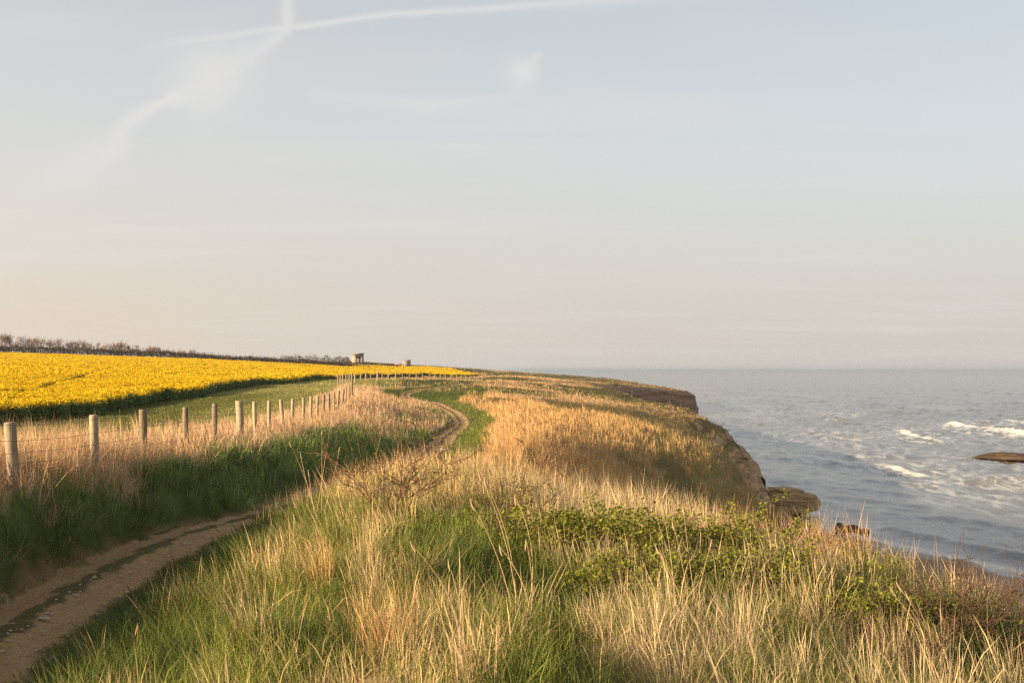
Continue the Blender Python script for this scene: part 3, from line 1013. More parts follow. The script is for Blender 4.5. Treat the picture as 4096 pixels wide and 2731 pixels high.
def blades(px, py, pz, kind, tint, size, nb, wk, rk, wind, seg=2, r=rng):
    """grow nb blades round each tuft; returns vertices, triangles and a colour for each vertex"""
    K = np.array([KINDS[k] for k in (1, 2, 3, 4)])
    rep = lambda a_: np.repeat(a_, nb, axis=0)
    kind, size, tint = rep(kind), rep(size), rep(tint)
    gust = rep(fbm(px * 0.5, py * 0.5, 77))
    tl = rep(r.normal(0, 0.12, (len(px), 2)))
    px, py, pz = rep(px), rep(py), rep(pz)
    n = len(px)
    rad, h0, h1, w, lean, bend, head, flop = [K[kind - 1, i] for i in range(8)]
    a0 = r.uniform(0, 2 * np.pi, n)
    q = np.sqrt(r.uniform(0, 1, n))
    rr = rad * rk * q
    x, y, z = px + rr * np.cos(a0), py + rr * np.sin(a0), pz - 0.04
    az = a0 + r.normal(0, 0.9, n)
    L = (h0 + (h1 - h0) * r.uniform(0, 1, n)) * size * (1 - 0.25 * q)
    th = np.abs(r.normal(0, 1, n)) * lean
    # lean of each stalk: its own, the tuft's and the wind's
    lx = np.sin(th) * np.cos(az) + tl[:, 0] - wind * (0.2 + gust) * 0.25
    ly = np.sin(th) * np.sin(az) + tl[:, 1]
    bd = np.abs(r.normal(0, 1, n)) * bend + np.where(r.uniform(0, 1, n) < flop, r.uniform(0.9, 2.0, n), 0.0)
    bx, by = np.cos(az) * bd - wind * 0.15, np.sin(az) * bd
    ww = w * wk * r.uniform(0.6, 1.25, n) * np.sqrt(np.clip(size, 0.5, 1.6))
    hd = r.uniform(0, 1, n) < head
    ts = np.array([0.0, 0.55, 1.0]) if seg == 2 else np.array([0.0, 0.40, 0.74, 1.0])
    pts = [(x, y, z)]
    for k in range(1, len(ts)):
        tm = 0.5 * (ts[k] + ts[k - 1])
        dx, dy = lx + bx * tm * tm * 1.5, ly + by * tm * tm * 1.5
        dz = 1.0 - 0.35 * bd * tm * tm
        nn = np.sqrt(dx * dx + dy * dy + dz * dz)
        dl = L * (ts[k] - ts[k - 1]) / nn
        x, y, z = x + dl * dx, y + dl * dy, z + dl * dz
        pts.append((x, y, z))
    fa = r.uniform(0, 2 * np.pi, n)
    sx, sy = np.cos(fa), np.sin(fa)
    rows = []
    for k in range(len(ts) - 1):
        wd = ww * (1.0, 0.85, 0.6)[k]
        if k == len(ts) - 2:
            wd = np.where(hd, ww * 1.8, wd)
        cx_, cy_, cz_ = pts[k]
        for sg in (-0.5, 0.5):
            rows.append(np.stack([cx_ + sg * wd * sx, cy_ + sg * wd * sy, cz_], 1))
    rows.append(np.stack(pts[-1], 1))
    nvb = len(rows)
    V = np.stack(rows, 1).reshape(-1, 3)
    b_ = (np.arange(n) * nvb)[:, None]
    tr = [(0, 1, 3), (0, 3, 2), (2, 3, 4)] if seg == 2 else [(0, 1, 3), (0, 3, 2), (2, 3, 5), (2, 5, 4), (4, 5, 6)]
    T = np.concatenate([b_ + np.array(t)[None] for t in tr])
    va = r.uniform(0, 1, (n, 1))
    col = tint * np.concatenate([0.70 + 0.6 * va, 0.70 + 0.6 * va, 0.80 + 0.4 * va], 1)
    return V, T, np.repeat(col, nvb, axis=0)


# what the rise of the ground hides from where the photographer stands (with a margin)
_ha = np.linspace(-0.62, 0.62, 160)
_hy = np.exp(np.linspace(math.log(3.0), math.log(450.0), 170))
_HA, _HY = np.meshgrid(_ha, _hy, indexing='ij')
_HZ = (height(_HA * _HY, _HY) + 0.15) / _HY
_HM = np.maximum.accumulate(_HZ, axis=1)


def in_sight(x, y, ztop, margin=0.022):
    i = np.clip(np.searchsorted(_ha, x / y), 1, len(_ha) - 1)
    j = np.clip(np.searchsorted(_hy, y * 0.93) - 1, 0, len(_hy) - 1)
    m = np.minimum(_HM[i, j], _HM[i - 1, j])
    return ztop / y > m - margin


def scatter(name, sources, pos, rot, scl, idx, tint, label, parent=None):
    me = bpy.data.meshes.new(name)
    n = len(pos)
    me.vertices.add(n)
    me.vertices.foreach_set('co', np.asarray(pos, np.float32).ravel())
    for nm, arr, ty in (('rot', rot, 'FLOAT_VECTOR'), ('scl', scl, 'FLOAT_VECTOR')):
        a = me.attributes.new(nm, ty, 'POINT')
        a.data.foreach_set('vector', np.asarray(arr, np.float32).ravel())
    a = me.attributes.new('idx', 'INT', 'POINT')
    a.data.foreach_set('value', np.asarray(idx, np.int32))
    cattr(me, 'tint', tint)
    o = obj(name, me)
    ng = bpy.data.node_groups.new(name, 'GeometryNodeTree')
    ng.interface.new_socket('Geometry', in_out='INPUT', socket_type='NodeSocketGeometry')
    ng.interface.new_socket('Geometry', in_out='OUTPUT', socket_type='NodeSocketGeometry')
    N, Lk = ng.nodes, ng.links
    gi, go = N.new('NodeGroupInput'), N.new('NodeGroupOutput')
    g2i = N.new('GeometryNodeGeometryToInstance')
    for s in reversed(sources):            # a multi-input socket lists its links last first
        oi = N.new('GeometryNodeObjectInfo')
        oi.inputs['Object'].default_value = s
        oi.inputs['As Instance'].default_value = False
        Lk.new(oi.outputs['Geometry'], g2i.inputs[0])
    iop = N.new('GeometryNodeInstanceOnPoints')
    iop.inputs['Pick Instance'].default_value = True

    def named(nm, ty):
        a_ = N.new('GeometryNodeInputNamedAttribute')
        a_.data_type = ty
        a_.inputs['Name'].default_value = nm
        return a_.outputs['Attribute']
    e2r = N.new('FunctionNodeEulerToRotation')
    Lk.new(named('rot', 'FLOAT_VECTOR'), e2r.inputs[0])
    Lk.new(gi.outputs[0], iop.inputs['Points'])
    Lk.new(g2i.outputs[0], iop.inputs['Instance'])
    Lk.new(named('idx', 'INT'), iop.inputs['Instance Index'])
    Lk.new(e2r.outputs[0], iop.inputs['Rotation'])
    Lk.new(named('scl', 'FLOAT_VECTOR'), iop.inputs['Scale'])
    Lk.new(iop.outputs[0], go.inputs[0])
    md = o.modifiers.new('spread', 'NODES')
    md.node_group = ng
    tag(o, label, None, None, 'stuff')
    if parent:
        o.parent = parent
    return o


def sample(y0, y1, dens, x0f, x1f, n_slices=24):
    """random points between two distances, with a density per square metre, within the given sideways limits"""
    xs, ys = [], []
    e = np.exp(np.linspace(math.log(y0 + 3), math.log(y1 + 3), n_slices + 1)) - 3
    for a, b in zip(e[:-1], e[1:]):
        m = 0.5 * (a + b)
        xa, xb = x0f(m), x1f(m)
        n = rng.poisson(dens(m) * (b - a) * max(xb - xa, 0))
        xs.append(rng.uniform(xa, xb, n)); ys.append(rng.uniform(a, b, n))
    return np.concatenate(xs), np.concatenate(ys)


def grass_band(name, y0, y1, dens, x0f, x1f, nb, wk, rk, hk, wind, seg, label):
    x, y = sample(y0, y1, dens, x0f, x1f)
    z, ex = height(x, y, True)
    rnd = rng.uniform(0, 1, (len(x), 3))
    kind, tint, size = veg(x, y, ex, rnd)
    ok = (kind > 0) & (z > -11.0) & in_sight(x, y, z + 0.6)
    x, y, z, kind, tint, size = x[ok], y[ok], z[ok], kind[ok], tint[ok], size[ok]
    tint = tint * (1 + (0.18 if y1 < 40 else 0.10) * (2 * rng.uniform(0, 1, (len(x), 1)) - 1))
    V, T, col = blades(x, y, z, kind, tint, size * hk, nb, wk, rk, wind, seg)
    print(name, len(x), len(T))
    me = mesh_np(name, V, T)
    cattr(me, 'tint', col)
    o = obj(name, me, M_GRASS)
    return tag(o, label, None, None, 'stuff')


XL = lambda m: max(-0.53 * m - 1.6, -6.9 - 0.05 * m)
grass_band('near_grass', 2.2, 8.0, lambda m: 105, XL, lambda m: 0.53 * m + 1.0, 28, 1.08, 1.0, 1.0, 0.5, 3, 'long dry and green grass on the mound in the foreground')
grass_band('mound_grass', 8.0, 16.0, lambda m: 62 if m < 12 else 50, XL, lambda m: 0.5 * m + 0.5, 26, 1.45, 1.15, 1.0, 0.5, 2, 'tall grass along the crest of the mound and by the first fence posts')
grass_band('middle_grass', 16.0, 46.0, lambda m: 15.0 * (30 / m) ** 0.8, lambda m: -0.52 * m - 1.0, lambda m: min(0.5 * m, 13), 15, 3.1, 2.0, 1.0, 0.5, 2, 'blond and green grass along the fence and in the hollow behind the mound')
grass_band('slope_grass', 46.0, 120.0, lambda m: 3.7 * (80 / m) ** 1.5, lambda m: -0.48 * m, lambda m: min(0.36 * m, 24.5), 11, 6.2, 3.4, 1.0, 0.5, 2, 'dry grass on the bend of the path and the first headland')
grass_band('headland_grass', 120.0, 430.0, lambda m: 0.5 * (200 / m), lambda m: -0.10 * m - 22, lambda m: 54, 8, 20.0, 6.0, 1.0, 0.4, 2, 'distant rough grass on the far headland')


# ------------------------------------------------------------------ rape field
def rape_source(seed, nfl, fl, hgt, rad, stems):
    r = np.random.default_rng(seed)
    V, T, vary = [], [], []

    def quad(c, u, w, k):
        b = len(V)
        V.extend([c - u - w, c + u - w, c + u + w, c - u + w])
        T.extend([(b, b + 1, b + 2), (b, b + 2, b + 3)])
        vary.extend([k] * 4)
    for i in range(nfl):                        # flower heads, upright little clusters
        a, q = r.uniform(0, 6.28), rad * math.sqrt(r.uniform())
        c = np.array((q * math.cos(a), q * math.sin(a), hgt * r.uniform(0.74, 1.06)))
        for j in range(2):
            an = r.uniform(0, 3.14)
            quad(c + r.normal(0, fl * .4, 3), np.array((math.cos(an), math.sin(an), r.normal(0, .2))) * fl, np.array((r.normal(0, .3), r.normal(0, .3), 1.0)) * fl * 0.9, 2.0 + r.uniform())
    for i in range(stems):                      # leaves and stalks below
        a, q = r.uniform(0, 6.28), rad * math.sqrt(r.uniform())
        zc = hgt * r.uniform(0.05, 0.86)
        c = np.array((q * math.cos(a), q * math.sin(a), zc))
        an = r.uniform(0, 3.14)
        quad(c, np.array((math.cos(an), math.sin(an), r.normal(0, .4))) * fl * 0.75, np.array((r.normal(0, .4), r.normal(0, .4), 1.0)) * fl * r.uniform(0.9, 2.4), r.uniform())
    me = mesh_np('rape_source', V, T)
    fattr(me, 'vary', vary)
    me.materials.append(M_RAPE)
    return bpy.data.objects.new('rape_source', me)


def mat_rape():
    m, g = new_mat('rape_plant')
    va = g.n('ShaderNodeAttribute', attribute_name='vary')
    ti = g.n('ShaderNodeAttribute', attribute_name='tint', attribute_type='INSTANCER')
    v = va.outputs['Fac']
    fl = g.mix(g.m('SUBTRACT', v, 2.0), (0.55, 0.365, 0.008), (0.69, 0.49, 0.028))
    lf = g.mix(v, (0.10, 0.145, 0.055), (0.19, 0.24, 0.085))
    col = g.mix(g.m('GREATER_THAN', v, 1.5), lf, fl)
    col = g.mix(1.0, col, ti.outputs['Color'], 'MULTIPLY')
    out = g.n('ShaderNodeOutputMaterial')
    d = g.n('ShaderNodeBsdfDiffuse'); t = g.n('ShaderNodeBsdfTranslucent')
    g.put(d.inputs[0], col); g.put(t.inputs[0], col)
    ms = g.n('ShaderNodeMixShader'); ms.inputs[0].default_value = 0.35
    g.put(ms.inputs[1], d.outputs[0]); g.put(ms.inputs[2], t.outputs[0])
    g.put(out.inputs[0], ms.outputs[0])
    return m


M_RAPE = mat_rape()


def build_rape():
    near = [rape_source(500 + i, 30, 0.035, 1.0, 0.36, 90) for i in range(4)]
    far = [rape_source(600 + i, 56, 0.062, 1.0, 0.9, 40) for i in range(4)]
    x1, y1 = sample(34, 120, lambda m: 6.0, lambda m: -0.50 * m - 6, lambda m: -20)
    x2, y2 = sample(120, 410, lambda m: 1.5, lambda m: -0.50 * m - 6, lambda m: -8, 40)
    for (x, y, src, lab, hk) in ((x1, y1, near, 'flowering rapeseed crop at the near edge of the yellow field', 1.0), (x2, y2, far, 'sheet of yellow rapeseed flowers further up the field', 1.0)):
        ok = field_mask(x, y)
        x, y = x[ok], y[ok]
        n = len(x)
        z = height(x, y)
        # tramlines and thin places
        thin = fbm(x * 0.045, y * 0.045, 131)
        tr = np.abs(((x * 0.96 + y * 0.28) / 24.0) % 1.0 - 0.5) < 0.022
        hs = (0.84 + 0.22 * rng.uniform(0, 1, n)) * np.where(tr, 0.72, 1.0) * (0.93 + 0.14 * thin) * hk
        tint = np.ones((n, 3)) * (0.86 + 0.24 * rng.uniform(0, 1, (n, 1)))
        tint[:, 0] *= 0.93 + 0.12 * thin
        rot = np.stack([rng.normal(0, .06, n), rng.normal(0, .06, n), rng.uniform(0, 6.28, n)], 1)
        scl = np.stack([hs * rng.uniform(.9, 1.2, n), hs * rng.uniform(.9, 1.2, n), hs], 1)
        print('rape', n)
        scatter('rapeseed_crop', src, np.stack([x, y, z], 1), rot, scl, rng.integers(0, 4, n), tint, lab)


build_rape()


ORD = ('first second third fourth fifth sixth seventh eighth ninth tenth eleventh twelfth thirteenth fourteenth fifteenth sixteenth seventeenth eighteenth nineteenth twentieth '
       'twenty-first twenty-second twenty-third twenty-fourth twenty-fifth twenty-sixth twenty-seventh twenty-eighth twenty-ninth thirtieth').split()


# ------------------------------------------------------------------ fences
def mat_wood():
    m, g = new_mat('weathered_wood')
    tc = g.n('ShaderNodeTexCoord')
    oi = g.n('ShaderNodeObjectInfo')
    P = tc.outputs['Object']
    gr = g.noise(g.vmul(P, (30.0, 30.0, 2.2)), 1.0, 5.0, 0.65, 0.6)
    bl = g.noise(P, 7.0, 4.0, 0.6)
    col = g.mix(gr, (0.20, 0.145, 0.095), (0.42, 0.325, 0.225))
    col = g.mix(g.mapr(bl, 0.52, 0.70), col, (0.36, 0.33, 0.22))
    k = g.m('ADD', 0.60, g.m('MULTIPLY', oi.outputs['Random'], 0.6))
    col = g.mix(1.0, col, g.comb(k, k, k), 'MULTIPLY')
    finish(g, col, 0.9, gr, 0.6, 0.01, 0.1)
    return m


def mat_plain(name, c, rough=0.8, var=0.25, scale=3.0, metal=0.0):
    m, g = new_mat(name)
    geo = g.n('ShaderNodeNewGeometry')
    nz = g.noise(geo.outputs['Position'], scale, 5.0, 0.65)
    col = g.mix(nz, tuple(v * (1 - var) for v in c), tuple(min(v * (1 + var), 1) for v in c))
    b = finish(g, col, rough, nz, 0.3, 0.02)
    b.inputs['Metallic'].default_value = metal
    return m


M_WOOD = mat_wood()
M_WIRE = mat_plain('rusty_wire', (0.16, 0.13, 0.11), 0.6, 0.2, 4.0, 0.4)


def post_mesh(rad, h, seed, n=11):
    r = np.random.default_rng(seed)
    zs = [-0.25, 0.0, 0.25 * h, 0.5 * h, 0.75 * h, h - 0.035, h - 0.008, h]
    sc = [1.03, 1.02, 1.01, 1.0, 0.99, 0.99, 0.95, 0.86]
    prof = 1 + r.normal(0, 0.035, n)
    V, Q = [], []
    sl = r.normal(0, 0.10, 2)
    bow = r.normal(0, 0.012, 2)
    for z, k in zip(zs, sc):
        for i in range(n):
            a = 2 * math.pi * i / n
            q = rad * k * prof[i] * (1 + r.normal(0, 0.012))
            x, y = q * math.cos(a), q * math.sin(a)
            zz = z + (x * sl[0] + y * sl[1] if z > h - 0.1 else 0)
            V.append((x + bow[0] * math.sin(3.1 * z / h), y + bow[1] * math.sin(3.1 * z / h), zz))
    for j in range(len(zs) - 1):
        for i in range(n):
            i2 = (i + 1) % n
            Q.append([j * n + i, j * n + i2, (j + 1) * n + i2, (j + 1) * n + i])
    b = (len(zs) - 1) * n
    T = [[b, b + i, b + i + 1] for i in range(1, n - 1)]
    me = mesh_np('post', V, T, Q)
    me.materials.append(M_WOOD)
    return me


def build_fence(name, posts, label, wires, wire_r, meshes, net_upto=None):
    """posts: (x, y, z ground, mesh index, lean x, lean y, height factor)"""
    root = empty(name, (posts[0][0], posts[0][1], posts[0][2]), label, 'fence')
    o0 = Vector(root.location)
    for (x, y, z, mi, lx, ly, hk) in posts:
        p = obj('post', meshes[mi], None, root, Vector((x, y, z)) - o0)
        p.rotation_euler = (lx, ly, random.uniform(0, 6.28))
        p.scale = (1, 1, hk)
    for hgt in wires:
        mb = MB()
        pts = []
        for a, b in zip(posts[:-1], posts[1:]):
            for t in (0.0, 0.5):
                sag = -0.012 if t else 0.0
                pts.append((a[0] + (b[0] - a[0]) * t + 0.055, a[1] + (b[1] - a[1]) * t, a[2] + (b[2] - a[2]) * t + hgt * (a[6] + (b[6] - a[6]) * t) + sag))
        pts.append((posts[-1][0] + 0.055, posts[-1][1], posts[-1][2] + hgt * posts[-1][6]))
        mb.tube([Vector(p) - o0 for p in pts], wire_r, 4)
        obj('wire', mb.mesh('wire'), M_WIRE, root)
    if net_upto:
        mb = MB()
        for a, b in zip(posts[:-1], posts[1:]):
            if a[1] > net_upto:
                break
            for t in np.arange(0.06, 1.0, 0.12):
                x, y, z = [a[i] + (b[i] - a[i]) * t for i in range(3)]
                mb.tube([Vector((x + 0.055, y, z + 0.05)) - o0, Vector((x + 0.055, y, z + 0.66)) - o0], wire_r * 0.8, 3, False)
        o = obj('wire_netting', mb.mesh('wire_netting'), M_WIRE, root)
        o['kind'] = 'stuff'
    return root


def zat(x, y):
    return float(height(np.array([x]), np.array([y]))[0])


near_posts = [post_mesh(0.055, 0.92, 1), post_mesh(0.047, 0.92, 2), post_mesh(0.050, 0.92, 3), post_mesh(0.078, 1.0, 4)]
PX1 = [16, 94, 144, 187, 215, 240, 256, 270, 283, 292.5, 303, 311, 316, 322, 328, 332, 337, 342, 345, 349, 352]
PT1 = [421, 414, 409, 406.5, 403, 400.5, 401, 400, 399, 398, 397, 396, 395, 394, 393, 391, 390, 388.5, 387, 384.5, 381.5]
plist = []
for k in range(-1, 21):
    yy = 10.3 + 2.5 * k
    if k >= 0:
        yy = 405.0 * 10.3 / (421.0 - PX1[k]) if k < 10 else yy
    xx = float(fence_x(yy))
    zz = float(height(np.array([xx]), np.array([yy]))[0])
    top = -(PT1[k] - 370.0) * yy / 1080.0 if k >= 0 else zz + 0.9
    hh = max(0.5, min(1.25, top - zz))
    mi = 3 if k in (5, 20) else (0 if k == 0 else (k * 7 + 1) % 3)
    plist.append((xx, yy, zz, mi, random.gauss(0, 0.035), random.gauss(0, 0.035), hh / (1.0 if mi == 3 else 0.92)))
build_fence('field_fence', plist, 'post-and-wire fence of round wooden posts running beside the path', (0.86, 0.66, 0.50, 0.36, 0.22, 0.08), 0.0020, near_posts, 36)

far_posts = [post_mesh(0.068, 1.05, 11, 6), post_mesh(0.078, 1.05, 12, 6), post_mesh(0.12, 1.3, 13, 6)]
PX2 = [8, 53, 90, 140, 175, 200, 228, 278, 360, 445, 525, 630, 705, 800, 912, 1025, 1135, 1240, 1333, 1440, 1522, 1618, 1698, 1785, 1865, 1940, 2012, 2085, 2155, 2275]
plist = []
for k, q in enumerate(PX2):
    px = (1350 + q / 3.92) / 4
    yy = np.interp(px, [338, 353, 388, 422, 461, 482], [112, 130, 155, 167, 188, 205])
    xx = (px - 512) / 1080 * yy
    tp = (1370 + np.interp(q, [0, 278, 445, 630, 800, 1135, 1333, 1618, 1940, 2155, 2275], [495, 488, 468, 462, 462, 465, 480, 495, 500, 518, 505]) / 3.92) / 4
    zz = min(-(tp - 370.0) * float(yy) / 1080 - 1.05, zat(xx, float(yy)) + 0.25)
    plist.append((xx, float(yy), zz, 2 if q in (228, 630, 2275) else k % 2, random.gauss(0, 0.03), random.gauss(0, 0.03), 1.0))
build_fence('far_fence', plist, 'distant wire fence of thin posts in front of the yellow field at the bend', (0.95, 0.5), 0.008, far_posts)
plist = []
for k, q in enumerate([1430, 1485, 1527, 1588, 1645, 1693, 1750, 1807, 1855, 1915, 1972, 2025, 2085, 2150, 2205, 2265, 2330]):
    px = (1350 + q / 3.92) / 4
    yy = 404 + k * 0.8
    xx = (px - 512) / 1080 * yy
    tp = (1370 + np.interp(q, [1430, 1645, 1855, 2085, 2330], [345, 363, 370, 388, 405]) / 3.92) / 4
    zz = -(tp - 370.0) * yy / 1080 - 1.2
    plist.append((xx, yy, zz, k % 2, random.gauss(0, 0.03), random.gauss(0, 0.03), 1.15))
build_fence('skyline_fence', plist, 'row of tiny fence posts on the skyline past the end of the yellow field', (1.0,), 0.01, far_posts)
xx, yy = ((1350 + 1385 / 3.92) / 4 - 512) / 1080 * 404, 404.0
zz = float(height(np.array([xx]), np.array([yy]))[0])
mb = MB().tube([(0, 0, -0.2), (0.01, 0, 1.0), (0.03, 0, 2.3)], [0.07, 0.06, 0.05], 6)
tag(obj('marker_pole', mb.mesh('marker_pole'), M_WOOD, None, (xx, yy, zz)), 'thin tall pole on the skyline at the head of the row of posts', 'pole')


# ------------------------------------------------------------------ huts and low walls on the skyline
M_BOARD = mat_plain('hut_boards', (0.27, 0.215, 0.165), 0.9, 0.2, 1.5)
M_ROOFING = mat_plain('hut_roof_felt', (0.20, 0.15, 0.12), 0.9)
M_DARK = mat_plain('dark_opening', (0.035, 0.033, 0.035), 0.6)
M_CLAY = mat_plain('orange_brick', (0.46, 0.26, 0.15), 0.9, 0.2, 2.0)


def z_for(py, Y):
    return -(py - 370.0) * Y / 1080.0


def build_lookout():
    Y = 425.0
    x = (357.5 - 512) / 1080 * Y
    z = z_for(362.3, Y)
    h = empty('lookout_hut', (x, Y, z), 'tall boarded lookout hut with sloping roof and one dark window slot', 'hut', None, R(31))
    w, d, hl, hr = 3.75, 3.6, 3.15, 3.6                    # width, depth, height at left and right

    def slab(name, pts_bottom, pts_top, mat, parent):
        V = list(pts_bottom) + list(pts_top)
        n = len(pts_bottom)
        Q = [[i, (i + 1) % n, n + (i + 1) % n, n + i] for i in range(n)] + [[3, 2, 1, 0], [4, 5, 6, 7]]
        return obj(name, mesh_np(name, V, None, Q), mat, parent)
    x0, x1, y0, y1 = -w / 2, w / 2, -d / 2, d / 2
    t = 0.12
    g = -1.2
    # front wall built round its opening
    wx0, wx1, wz0, wz1 = x0 + 0.9, x0 + 2.5, 1.7, 2.3
    hx = lambda q: hl + (hr - hl) * (q - x0) / w
    mb = MB().box(x0, wx0, y0, y0 + t, g, wz1).box(wx1, x1, y0, y0 + t, g, wz1).box(wx0, wx1, y0, y0 + t, g, wz0)
    b = len(mb.v)
    for yy in (y0, y0 + t):
        mb.v += [(x0, yy, wz1), (x1, yy, wz1), (x1, yy, hr), (x0, yy, hl)]
    mb.q += [[b, b + 1, b + 2, b + 3], [b + 7, b + 6, b + 5, b + 4], [b + 3, b + 2, b + 6, b + 7]]
    obj('wall', mb.mesh('wall'), M_BOARD, h)
    slab('wall', [(x0, y0 + t, g), (x0 + t, y0 + t, g), (x0 + t, y1, g), (x0, y1, g)], [(x0, y0 + t, hl), (x0 + t, y0 + t, hl), (x0 + t, y1, hl), (x0, y1, hl)], M_BOARD, h)
    slab('wall', [(x1 - t, y0 + t, g), (x1, y0 + t, g), (x1, y1, g), (x1 - t, y1, g)], [(x1 - t, y0 + t, hr), (x1, y0 + t, hr), (x1, y1, hr), (x1 - t, y1, hr)], M_BOARD, h)
    slab('wall', [(x0 + t, y1 - t, g), (x1 - t, y1 - t, g), (x1 - t, y1, g), (x0 + t, y1, g)], [(x0 + t, y1 - t, hl), (x1 - t, y1 - t, hr), (x1 - t, y1, hr), (x0 + t, y1, hl)], M_BOARD, h)
    win = obj('window', MB().box(wx0, wx1, y0 + 0.07, y0 + 0.10, wz0, wz1).mesh('window'), M_DARK, h)
    obj('sill', MB().box(wx0 - 0.1, wx1 + 0.1, y0 - 0.08, y0 + 0.06, wz0 - 0.1, wz0 + 0.01).mesh('sill'), M_BOARD, win)
    e = 0.35
    slope = (hr - hl) / w
    slab('roof', [(x0 - e, y0 - e, hl - slope * e + 0.01), (x1 + e, y0 - e, hr + slope * e + 0.01), (x1 + e, y1 + e, hr + slope * e + 0.01), (x0 - e, y1 + e, hl - slope * e + 0.01)],
         [(x0 - e, y0 - e, hl - slope * e + 0.16), (x1 + e, y0 - e, hr + slope * e + 0.16), (x1 + e, y1 + e, hr + slope * e + 0.16), (x0 - e, y1 + e, hl - slope * e + 0.16)], M_ROOFING, h)


build_lookout()


def build_small_hut():
    Y = 423.0
    x = (406.9 - 512) / 1080 * Y
    z = z_for(365.8, Y)
    h = empty('small_hut', (x, Y, z), 'small plain square hut with flat roof at the end of the skyline wall', 'hut', None, R(32))
    w, d, hh, t = 2.75, 1.1, 2.3, 0.12
    obj('wall', MB().box(-w / 2, w / 2, -d / 2, -d / 2 + t, -1.0, hh).mesh('wall'), M_BOARD, h)
    obj('wall', MB().box(-w / 2, w / 2, d / 2 - t, d / 2, -1.0, hh).mesh('wall'), M_BOARD, h)
    obj('wall', MB().box(-w / 2, -w / 2 + t, -d / 2 + t, d / 2 - t, -1.0, hh).mesh('wall'), M_BOARD, h)
    obj('wall', MB().box(w / 2 - t, w / 2, -d / 2 + t, d / 2 - t, -1.0, hh).mesh('wall'), M_BOARD, h)
    obj('roof', MB().box(-w / 2 - 0.15, w / 2 + 0.15, -d / 2 - 0.15, d / 2 + 0.15, hh + 0.003, hh + 0.13).mesh('roof'), M_ROOFING, h)
    # low clay-coloured wall against the hut, with a capped end
    x2 = (399.0 - 512) / 1080 * Y
    lw = empty('low_wall', (x2, Y - 0.5, z_for(366.0, Y)), 'low orange-brown wall butting against the small hut', 'wall')
    obj('wall_block', MB().box(-1.7, 1.2, -0.25, 0.25, -0.8, 1.0).mesh('wall_block'), M_CLAY, lw)
    obj('coping', MB().box(-1.8, 1.25, -0.32, 0.32, 1.003, 1.12).mesh('coping'), M_CLAY, lw)
    obj('end_pier', MB().box(1.25, 1.75, -0.3, 0.3, -0.8, 1.15).mesh('end_pier'), M_CLAY, lw)


build_small_hut()


# ------------------------------------------------------------------ hedge, bushes and bare trees beyond the field
def leaf_mat(name, c0, c1, trans=0.25):
    m, g = new_mat(name)
    va = g.n('ShaderNodeAttribute', attribute_name='vary')
    col = g.mix(va.outputs['Fac'], c0, c1)
    out = g.n('ShaderNodeOutputMaterial')
    d = g.n('ShaderNodeBsdfDiffuse'); t = g.n('ShaderNodeBsdfTranslucent')
    g.put(d.inputs[0], col); g.put(t.inputs[0], col)
    ms = g.n('ShaderNodeMixShader'); ms.inputs[0].default_value = trans
    g.put(ms.inputs[1], d.outputs[0]); g.put(ms.inputs[2], t.outputs[0])
    g.put(out.inputs[0], ms.outputs[0])
    return m


M_TWIG = mat_plain('bare_twigs', (0.25, 0.17, 0.115), 0.9, 0.3, 0.6)
M_HEDGE = leaf_mat('hedge_brushwood', (0.070, 0.055, 0.040), (0.165, 0.125, 0.085))
M_BUSH = leaf_mat('scrub_leaves', (0.08, 0.066, 0.036), (0.17, 0.135, 0.075))
M_BRAMBLE = leaf_mat('bramble_leaves', (0.085, 0.098, 0.020), (0.27, 0.27, 0.045), 0.4)
M_CANE = mat_plain('bramble_canes', (0.10, 0.058, 0.034), 0.8, 0.3, 8.0)
M_ROSE = mat_plain('rose_twigs', (0.10, 0.055, 0.030), 0.8, 0.3, 8.0)


def flakes(cen, size, r, up=0.3):
    """one small pointed leaf at each centre"""
    n = len(cen)
    nrm = r.normal(0, 1, (n, 3)); nrm[:, 2] = np.abs(nrm[:, 2]) + up
    nrm /= np.linalg.norm(nrm, axis=1)[:, None]
    t = np.cross(nrm, r.normal(0, 1, (n, 3))); t /= np.linalg.norm(t, axis=1)[:, None] + 1e-9
    b = np.cross(nrm, t)
    sz = size * r.uniform(0.6, 1.3, n)[:, None]
    V = np.stack([cen - t * sz, cen + b * sz * 0.55 - t * sz * .1, cen + t * sz, cen - b * sz * 0.55 - t * sz * .1], 1).reshape(-1, 3)
    i = (np.arange(n) * 4)[:, None]
    T = np.concatenate([i + np.array([0, 1, 2]), i + np.array([0, 2, 3])])
    return V, T, np.repeat(r.uniform(0, 1, n), 4)


def leaf_obj(name, cen, size, mat, parent, r, up=0.3):
    V, T, va = flakes(cen, size, r, up)
    me = mesh_np(name, V, T)
    fattr(me, 'vary', va)
    return obj(name, me, mat, parent)


